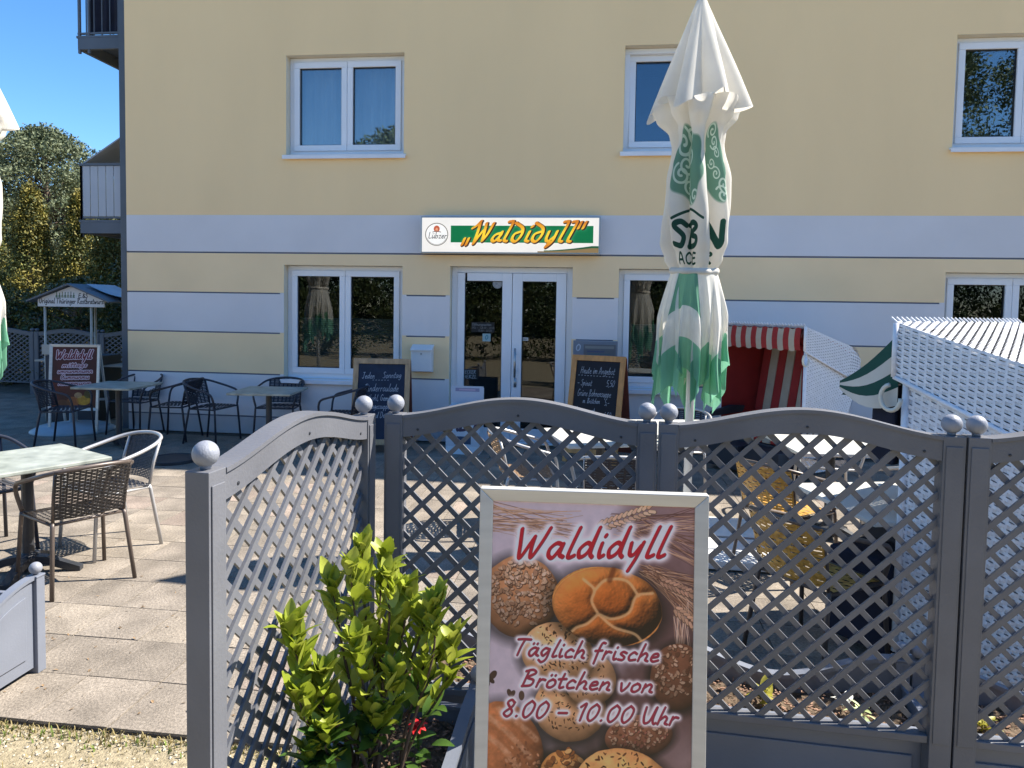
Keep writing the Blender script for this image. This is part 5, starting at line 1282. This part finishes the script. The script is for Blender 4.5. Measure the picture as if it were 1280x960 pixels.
obj('stall_roof', b, M['steel_dark'], stl)
for x, y in ((-.47, -.28), (.30, -.28), (-.10, .42), (.62, .42)):
    b = MB(); b.tube([(x, y, 0), (x, y, 1.72)], .019, 8); obj('post', b, M['pale_pole'], stl, smooth=True)
b = MB(); b.box(-.47, .36, -.30, .40, .06, 1.0); obj('counter', b, M['dark_box'], stl, bevel=.01)
b = MB(); b.box(-.50, .36, -.33, -.27, 1.02, 1.16); b.box(-.80, -.50, -.1, .40, .90, .925); b.box(.37, .95, -.1, .40, .84, .865); obj('counter_shelf', b, M['pale_wood'], stl)
b = MB(); b.grid(lambda u, v: (.10+.82*u, -.10+.75*v, 2.03-.20*u-.05*sin(pi*u)+.04*sin(v*7)*u), 12, 6); obj('tarp', b, M['tarp'], stl, smooth=True, normals=False)
# grey dish foot, dark round lid on paving
ds = MB(); ds.lathe([(.50, 0), (.50, .02), (.40, .075), (.12, .12), (.05, .125), (.045, .30), (.03, .30)], n=32); o = obj('base_dish', ds, M['dish'], smooth=True); o.location = (-6.95, 8.75, 0)
tag(o, 'flat grey round parasol foot under the dark red poster stand', 'parasol foot')
lid = thing('drain_cover', 'flat dark round cover lying on the paving in the shade', 'drain cover', (-4.62, 7.30, 0))
b = MB(); b.lathe([(.27, .001), (.27, .016), (.245, .024), (.02, .026), (.001, .026)], n=36); obj('lid', b, M['iron'], lid)
b = MB(); b.tube([(.255*cos(a), .255*sin(a), .024) for a in np.linspace(0, 2*pi, 37)], .010, 6, False); obj('rim', b, M['iron'], lid, smooth=True)
# dark arched fence beyond the stall
P0b = copy_tree(p0)
def dark_tree(o):
    for ch in list(o.children):
        dark_tree(ch)
        if ch.type == 'MESH':
            for s in ch.material_slots: s.link = 'OBJECT'; s.material = M['steel_dark']
dark_tree(P0b)
place(P0b, (-11.5, 11.9, -.12), 0.0, 'dark arched lattice panel behind the sausage stall, farthest left')
P0b.scale = (1.35, 1, .93)
for i, lb in ((1, 'dark arched lattice panel behind the sausage stall, second from left'), (2, 'dark arched lattice panel directly behind the stall counter'), (3, 'dark arched lattice panel beside the corner column')):
    q = copy_tree(P0b); place(q, (-11.5+i*1.29, 11.9, -.12), 0, lb)

# ------------------------------------------------------------------ plants
def leaf_mesh(L, Wl, curl, seed):
    r = random.Random(seed); b = MB(); n = 5
    for i in range(n+1):
        t = i/n; w = Wl*sin(pi*min(1, t*.93+.04))**.8*(1-.25*t); z = -curl*L*t*t+.02*L; y = L*t
        b.v += [(-w, y, z+w*.35), (0, y, z), (w, y, z+w*.35)]
    for i in range(n):
        q = 3*i; b.f += [(q, q+1, q+4, q+3), (q+1, q+2, q+5, q+4)]
    return b
def aim(dirv, roll=0.0):
    d = Vector(dirv).normalized(); q = d.to_track_quat('Y', 'Z'); return q @ Matrix.Rotation(roll, 4, 'Y').to_quaternion()
bush = thing('leafy_shrub', 'bright yellow green leafy shrub in the fence corner planter', 'shrub', (-.625, 1.95, .31))
rg = random.Random(21)
tips = []
stems = MB()
targets = [(-.30, -.04, .56), (-.24, -.10, .40), (.12, .0, .58), (-.27, -.06, .50), (-.20, .05, .60), (-.10, -.03, .66), (.00, .02, .66), (.05, -.04, .62), (.02, .07, .60), (.20, .02, .52), (.25, -.04, .56), (.17, .08, .46), (-.16, -.10, .44), (-.28, .0, .36), (-.22, -.08, .24), (.10, -.10, .40), (-.04, -.12, .50), (.22, .10, .38), (-.08, .08, .44), (.05, -.12, .30), (-.14, -.13, .30), (.30, .02, .44), (-.06, -.02, .70)]
for tx, ty, tz in targets:
    tx, ty, tz = tx*(.56 if tx < 0 else .68)+.02, ty+(tx*.62 if tx < 0 else 0), tz*1.08
    bx, by = rg.uniform(-.07, .10), rg.uniform(-.05, .06)
    p = smooth_pts([(bx, by, 0), (bx+.3*(tx-bx)+rg.uniform(-.02, .02), by+.3*(ty-by), tz*.4), (tx*.8+bx*.2+rg.uniform(-.02, .02), ty*.8, tz*.75), (tx, ty, tz)], 6)
    stems.tube(p, [.0065-.0045*i/len(p) for i in range(len(p))], 6); tips.append(p)
obj('stem', stems, M['stem'], bush, smooth=True)
lm = []
for k in range(9):
    lb = leaf_mesh(rg.uniform(.055, .080), rg.uniform(.014, .021), rg.uniform(-.1, .5), k); me = lb.mesh('leaf')
    me.materials.append(M['leaf_b'][(0, 0, 1, 0, 1, 0, 2, 0, 1)[k]]); me.polygons.foreach_set('use_smooth', [True]*len(me.polygons)); lm.append(me)
n_leaf = 0; restl = {}
specs = []
for p in tips:
    P = [Vector(q) for q in p]; hi = P[-1].z
    for i in range(int(len(P)*.44), len(P)):
        base = P[i]; d = (P[i]-P[i-1]).normalized(); dens = 2 if i < len(P)-4 else 4
        for q in range(dens):
            a = rg.uniform(0, 2*pi); out = Vector((cos(a), sin(a), rg.uniform(-.1, .8))); dd = (out*(.9 if i < len(P)-2 else .55)+d*.8+Vector((0, 0, .35))).normalized()
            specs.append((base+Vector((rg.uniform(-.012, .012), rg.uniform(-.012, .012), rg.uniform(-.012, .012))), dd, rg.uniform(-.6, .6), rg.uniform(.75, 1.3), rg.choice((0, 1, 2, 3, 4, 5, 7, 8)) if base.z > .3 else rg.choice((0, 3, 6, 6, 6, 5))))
    tp = P[-1]
    for q in range(7):
        a = q*2.4; dd = Vector((cos(a)*.6, sin(a)*.6, .9)); specs.append((tp, dd, rg.uniform(-.4, .4), rg.uniform(.7, 1.1), rg.choice((2, 4, 8, 1))))
for q in range(24):      # low dark foliage near the soil
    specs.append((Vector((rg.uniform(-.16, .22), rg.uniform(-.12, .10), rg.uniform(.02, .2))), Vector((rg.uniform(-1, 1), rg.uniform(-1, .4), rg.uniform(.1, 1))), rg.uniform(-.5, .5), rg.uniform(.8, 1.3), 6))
rg.shuffle(specs); specs.sort(key=lambda s: s[0].y+.0*s[0].z)
restb = MB()
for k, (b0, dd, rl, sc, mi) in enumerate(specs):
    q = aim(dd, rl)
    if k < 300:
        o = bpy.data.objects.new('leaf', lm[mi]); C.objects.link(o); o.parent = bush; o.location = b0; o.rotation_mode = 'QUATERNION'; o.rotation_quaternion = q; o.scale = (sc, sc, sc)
    else:
        mm = q.to_matrix(); vs = [tuple(b0+mm @ (v.co*sc)) for v in lm[mi].vertices]; kk = restl.setdefault(lm[mi].materials[0].name, MB()); kk.add(vs, [tuple(p.vertices) for p in lm[mi].polygons])
for nm, mb in restl.items(): tag(obj('foliage', mb, bpy.data.materials[nm], bush, smooth=True, normals=False), kind='stuff')
fl = thing('red_flower', 'red flower low in the shrub planter', 'flower', (-.515, 2.03, .31))
b = MB(); b.tube([(0.01, .02, 0), (0, 0, .19)], .003, 6); obj('stem', b, M['leaf_b'][2], fl)
for k in range(7):
    a = k*2*pi/7; lb = leaf_mesh(.030, .011, .5, k); me = lb.mesh('petal'); me.materials.append(M['flower']); o = bpy.data.objects.new('petal', me); C.objects.link(o); o.parent = fl; o.location = (0, 0, .19); o.rotation_mode = 'QUATERNION'; o.rotation_quaternion = aim((cos(a), sin(a)-.5, .35), .2)
for k in range(9):
    a = k*2.4; lb = leaf_mesh(.055, .02, .4, k); me = lb.mesh('leaf'); me.materials.append(M['leaf_b'][2]); o = bpy.data.objects.new('leaf', me); C.objects.link(o); o.parent = fl; o.location = (0, 0, .03+.015*k); o.rotation_mode = 'QUATERNION'; o.rotation_quaternion = aim((cos(a), sin(a), .5), .2)

def small_plant(label, loc, n, L, m, spread=.7, cat='plant', wide=.22, grp=None):
    t = thing('small_plant', label, cat, loc, group=grp); b = MB(); r = random.Random(hash(label) % 9999)
    for i in range(n):
        a = r.uniform(0, 2*pi); lb = leaf_mesh(L*r.uniform(.6, 1.2), L*wide*r.uniform(.7, 1.1), r.uniform(0, .7), i)
        q = aim((cos(a)*spread, sin(a)*spread, r.uniform(.3, 1.1)), r.uniform(-.4, .4)).to_matrix(); z = Vector((r.uniform(-.02, .02), r.uniform(-.02, .02), r.uniform(0, L*.8)))
        b.add([tuple(z+q @ Vector(v)) for v in lb.v], lb.f)
    b.tube([(0, 0, -.01), (0, 0, L)], .003, 5)
    tag(obj('foliage', b, m, t, smooth=True, normals=False), kind='stuff'); return t
GP = 'small plants in the fence planters'
small_plant('yellow green plant in the planter beside the poster frame', (.62, 2.66, .31), 22, .065, M['leaf_y'], grp=GP)
small_plant('tiny yellow seedling at the left end of the mulch planter', (.36, 2.60, .31), 14, .035, M['leaf_y'], grp=GP)
small_plant('pale leafy plant in the mulch planter near the beach chair', (.94, 2.60, .31), 14, .05, mat('pale_leaf', (.50, .58, .28), .5, .2, 20, transl=.2), grp=GP)
w_ = small_plant('white flowering plant in the mulch planter near the beach chair', (.90, 2.66, .33), 16, .035, M['flower_w'], grp=GP)
small_plant('yellow green plant in the planter at the right picture edge', (1.33, 2.58, .31), 18, .05, M['leaf_y'], grp=GP)
small_plant('green plant in the rear planter just right of the shrub', (-.33, 2.68, .31), 26, .07, M['leaf_b'][0], grp=GP)
small_plant('green seedling in the rear planter close to the poster', (-.20, 2.64, .31), 22, .06, M['leaf_b'][2], grp=GP)
small_plant('yellow flowering plant on the terrace behind the lattice', (-.38, 3.95, .0), 40, .11, M['leaf_y'], grp=None)
small_plant('variegated plant in the planter at the left picture edge', (-2.78, 2.86, .31), 46, .06, mat('variegated_leaf', (.38, .38, .12), .5, .45, 60, transl=.25, col2=(.70, .66, .42)), grp=GP)

# ------------------------------------------------------------------ trees and hedges
def leaf_cloud(name, cen, rad, shape, n, leaf, m, parent, rng):
    """cen: k x 3 clump centres; n small leaf faces in each; one mesh"""
    k = len(cen); d = rng.normal(size=(k, n, 3)); d /= np.linalg.norm(d, axis=2, keepdims=True)+1e-9
    p = cen[:, None, :]+d*np.array(shape)*rad*np.sqrt(rng.random((k, n, 1))); p = p.reshape(-1, 3); N = len(p)
    a = rng.normal(size=(N, 3)); a /= np.linalg.norm(a, axis=1, keepdims=True); q = np.cross(a, rng.normal(size=(N, 3))); q /= np.linalg.norm(q, axis=1, keepdims=True)
    l = leaf*rng.uniform(.6, 1.4, (N, 1))
    v = np.stack([p-a*l, p-q*l*.42, p+a*l, p+q*l*.42], 1).reshape(-1, 3).astype(np.float32)
    me = bpy.data.meshes.new(name); me.vertices.add(4*N); me.vertices.foreach_set('co', v.ravel()); me.loops.add(4*N); me.loops.foreach_set('vertex_index', np.arange(4*N, dtype=np.int32))
    me.polygons.add(N); me.polygons.foreach_set('loop_start', np.arange(0, 4*N, 4, dtype=np.int32)); me.update(calc_edges=True); me.materials.append(m)
    o = bpy.data.objects.new(name, me); C.objects.link(o)
    if parent: o.parent = parent
    return tag(o, kind='stuff')
def crown_centres(H, R, n, seed, shape, z0):
    r = random.Random(seed); out = []
    for i in range(n):
        z = H*(z0+(1-z0)*r.random()**.85)
        f = (1-z/H) if shape == 'cone' else sin(pi*min(1, (z/H-z0)/(1-z0)*.93+.07))**.7
        rr = R*(f**.75)*(.35+.65*r.random()**.5)*(1.0+.2*sin(z*5+seed)); a = r.uniform(0, 2*pi)
        out.append((rr*cos(a), rr*sin(a), z))
    return np.array(out)
def conifer(name, label, cat, loc, H, R, mats, seed, n=140, k=26, leaf=.055, grp=None, shape='cone', z0=.02):
    r = random.Random(seed); rng = np.random.default_rng(seed); t = thing(name, label, cat, loc, group=grp)
    b = MB(); b.tube([(0, 0, 0), (r.uniform(-.05, .05)*R, 0, H*.5), (0, 0, H*.94)], [R*.10, R*.07, .01], 8)
    cen = crown_centres(H, R, n, seed, shape, z0)
    if shape != 'cone':
        for q in cen[::5]: b.tube([(0, 0, q[2]*.85), tuple(q)], [.03, .008], 4)
    obj('trunk', b, M['trunk'], t)
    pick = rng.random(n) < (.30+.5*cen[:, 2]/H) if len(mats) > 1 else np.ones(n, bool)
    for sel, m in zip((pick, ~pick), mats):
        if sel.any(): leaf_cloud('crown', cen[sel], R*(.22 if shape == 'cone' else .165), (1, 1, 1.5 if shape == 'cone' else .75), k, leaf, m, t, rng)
    return t
GT = 'golden conifers in the garden beyond the stall'
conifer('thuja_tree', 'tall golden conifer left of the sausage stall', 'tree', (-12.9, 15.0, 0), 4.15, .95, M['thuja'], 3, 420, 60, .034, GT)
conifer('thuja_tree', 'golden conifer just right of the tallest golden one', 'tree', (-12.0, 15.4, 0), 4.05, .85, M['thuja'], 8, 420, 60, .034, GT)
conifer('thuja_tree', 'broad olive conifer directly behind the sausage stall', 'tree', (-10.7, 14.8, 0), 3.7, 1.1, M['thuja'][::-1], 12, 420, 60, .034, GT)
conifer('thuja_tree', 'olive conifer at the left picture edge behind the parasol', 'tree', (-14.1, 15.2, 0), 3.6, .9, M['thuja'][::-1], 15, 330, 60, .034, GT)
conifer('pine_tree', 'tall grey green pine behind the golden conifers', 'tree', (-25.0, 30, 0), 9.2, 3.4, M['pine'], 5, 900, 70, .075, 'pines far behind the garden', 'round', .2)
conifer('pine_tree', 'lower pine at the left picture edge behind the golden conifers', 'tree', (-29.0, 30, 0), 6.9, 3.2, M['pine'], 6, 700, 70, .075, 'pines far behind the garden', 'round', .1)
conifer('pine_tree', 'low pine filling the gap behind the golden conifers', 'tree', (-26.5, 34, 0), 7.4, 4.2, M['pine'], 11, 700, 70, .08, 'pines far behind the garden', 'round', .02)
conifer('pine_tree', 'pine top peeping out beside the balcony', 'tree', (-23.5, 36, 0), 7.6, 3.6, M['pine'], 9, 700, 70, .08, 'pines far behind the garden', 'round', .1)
for i, (x, y, H, R, lb) in enumerate(((-11.9, 13.2, 1.9, 1.0, 'dark laurel bush behind the left arched panel'), (-10.2, 13.0, 2.1, 1.1, 'dark laurel bush behind the sausage stall'), (-8.6, 13.2, 2.6, 1.1, 'dark laurel bush beside the corner column'), (-13.6, 13.2, 2.0, 1.1, 'dark laurel bush at the left picture edge'), (-9.3, 14.4, 3.1, 1.2, 'tall dark laurel bush under the balcony'))):
    conifer('laurel_bush', lb, 'bush', (x, y, 0), H, R, M['hedge'], 30+i, 220, 44, .036, 'dark laurel bushes beyond the stall', 'round', 0)
# trees behind the camera that the windows mirror
MIR = [(-34, -27, 7), (-27.5, -24, 6.5), (-22, -27, 7), (-17.0, -25, 8.0), (-13.2, -26, 12.4), (-9.5, -24, 6.5), (-6, -27, 6.0), (-2.5, -24, 5.4), (1, -27, 5.6), (4.5, -24, 5.6), (8, -27, 6.2), (11.5, -24, 7), (15, -27, 10), (18.5, -25, 17), (22, -27, 20), (26, -25, 20), (30, -28, 15), (36, -26, 8)]
cen = np.concatenate([crown_centres(H, 3.6, 230, 60+i, 'round' if i % 3 else 'cone', .02)+np.array([x, y, 0]) for i, (x, y, H) in enumerate(MIR)])
leaf_cloud('forest', cen, .80, (1, 1, .8), 75, .12, mat('forest_needles', (0.05, 0.085, 0.03), 0.7, 0.4, 2), None, np.random.default_rng(5))
cen = np.concatenate([crown_centres(1.9+.3*(i % 3), 1.25, 110, 90+i, 'round', 0)+np.array([-12+i*2.0, -5.2-.5*(i % 2), 0]) for i in range(14)])
leaf_cloud('hedge', cen, .28, (1, 1, .8), 34, .06, M['hedge'][0], None, np.random.default_rng(6))  # unseen hedge, added to keep the bright ground out of the window reflections

# dry leaf litter blown over the paving
b = MB(); r = random.Random(77)
for i in range(240):
    x, y = r.uniform(-4.5, 2.2), 2.66+abs(r.gauss(0, 1.1)); l = leaf_mesh(r.uniform(.010, .024), r.uniform(.003, .007), r.uniform(-.4, .8), i); q = aim((r.uniform(-1, 1), r.uniform(-1, 1), .03), r.uniform(-.3, .3)).to_matrix()
    b.add([tuple(Vector((x, y, .0035))+q @ Vector(v)) for v in l.v], l.f)
tag(obj('leaf_litter', b, mat('dry_leaf', (.22, .14, .07), .8, .5, 30), normals=False), kind='stuff')
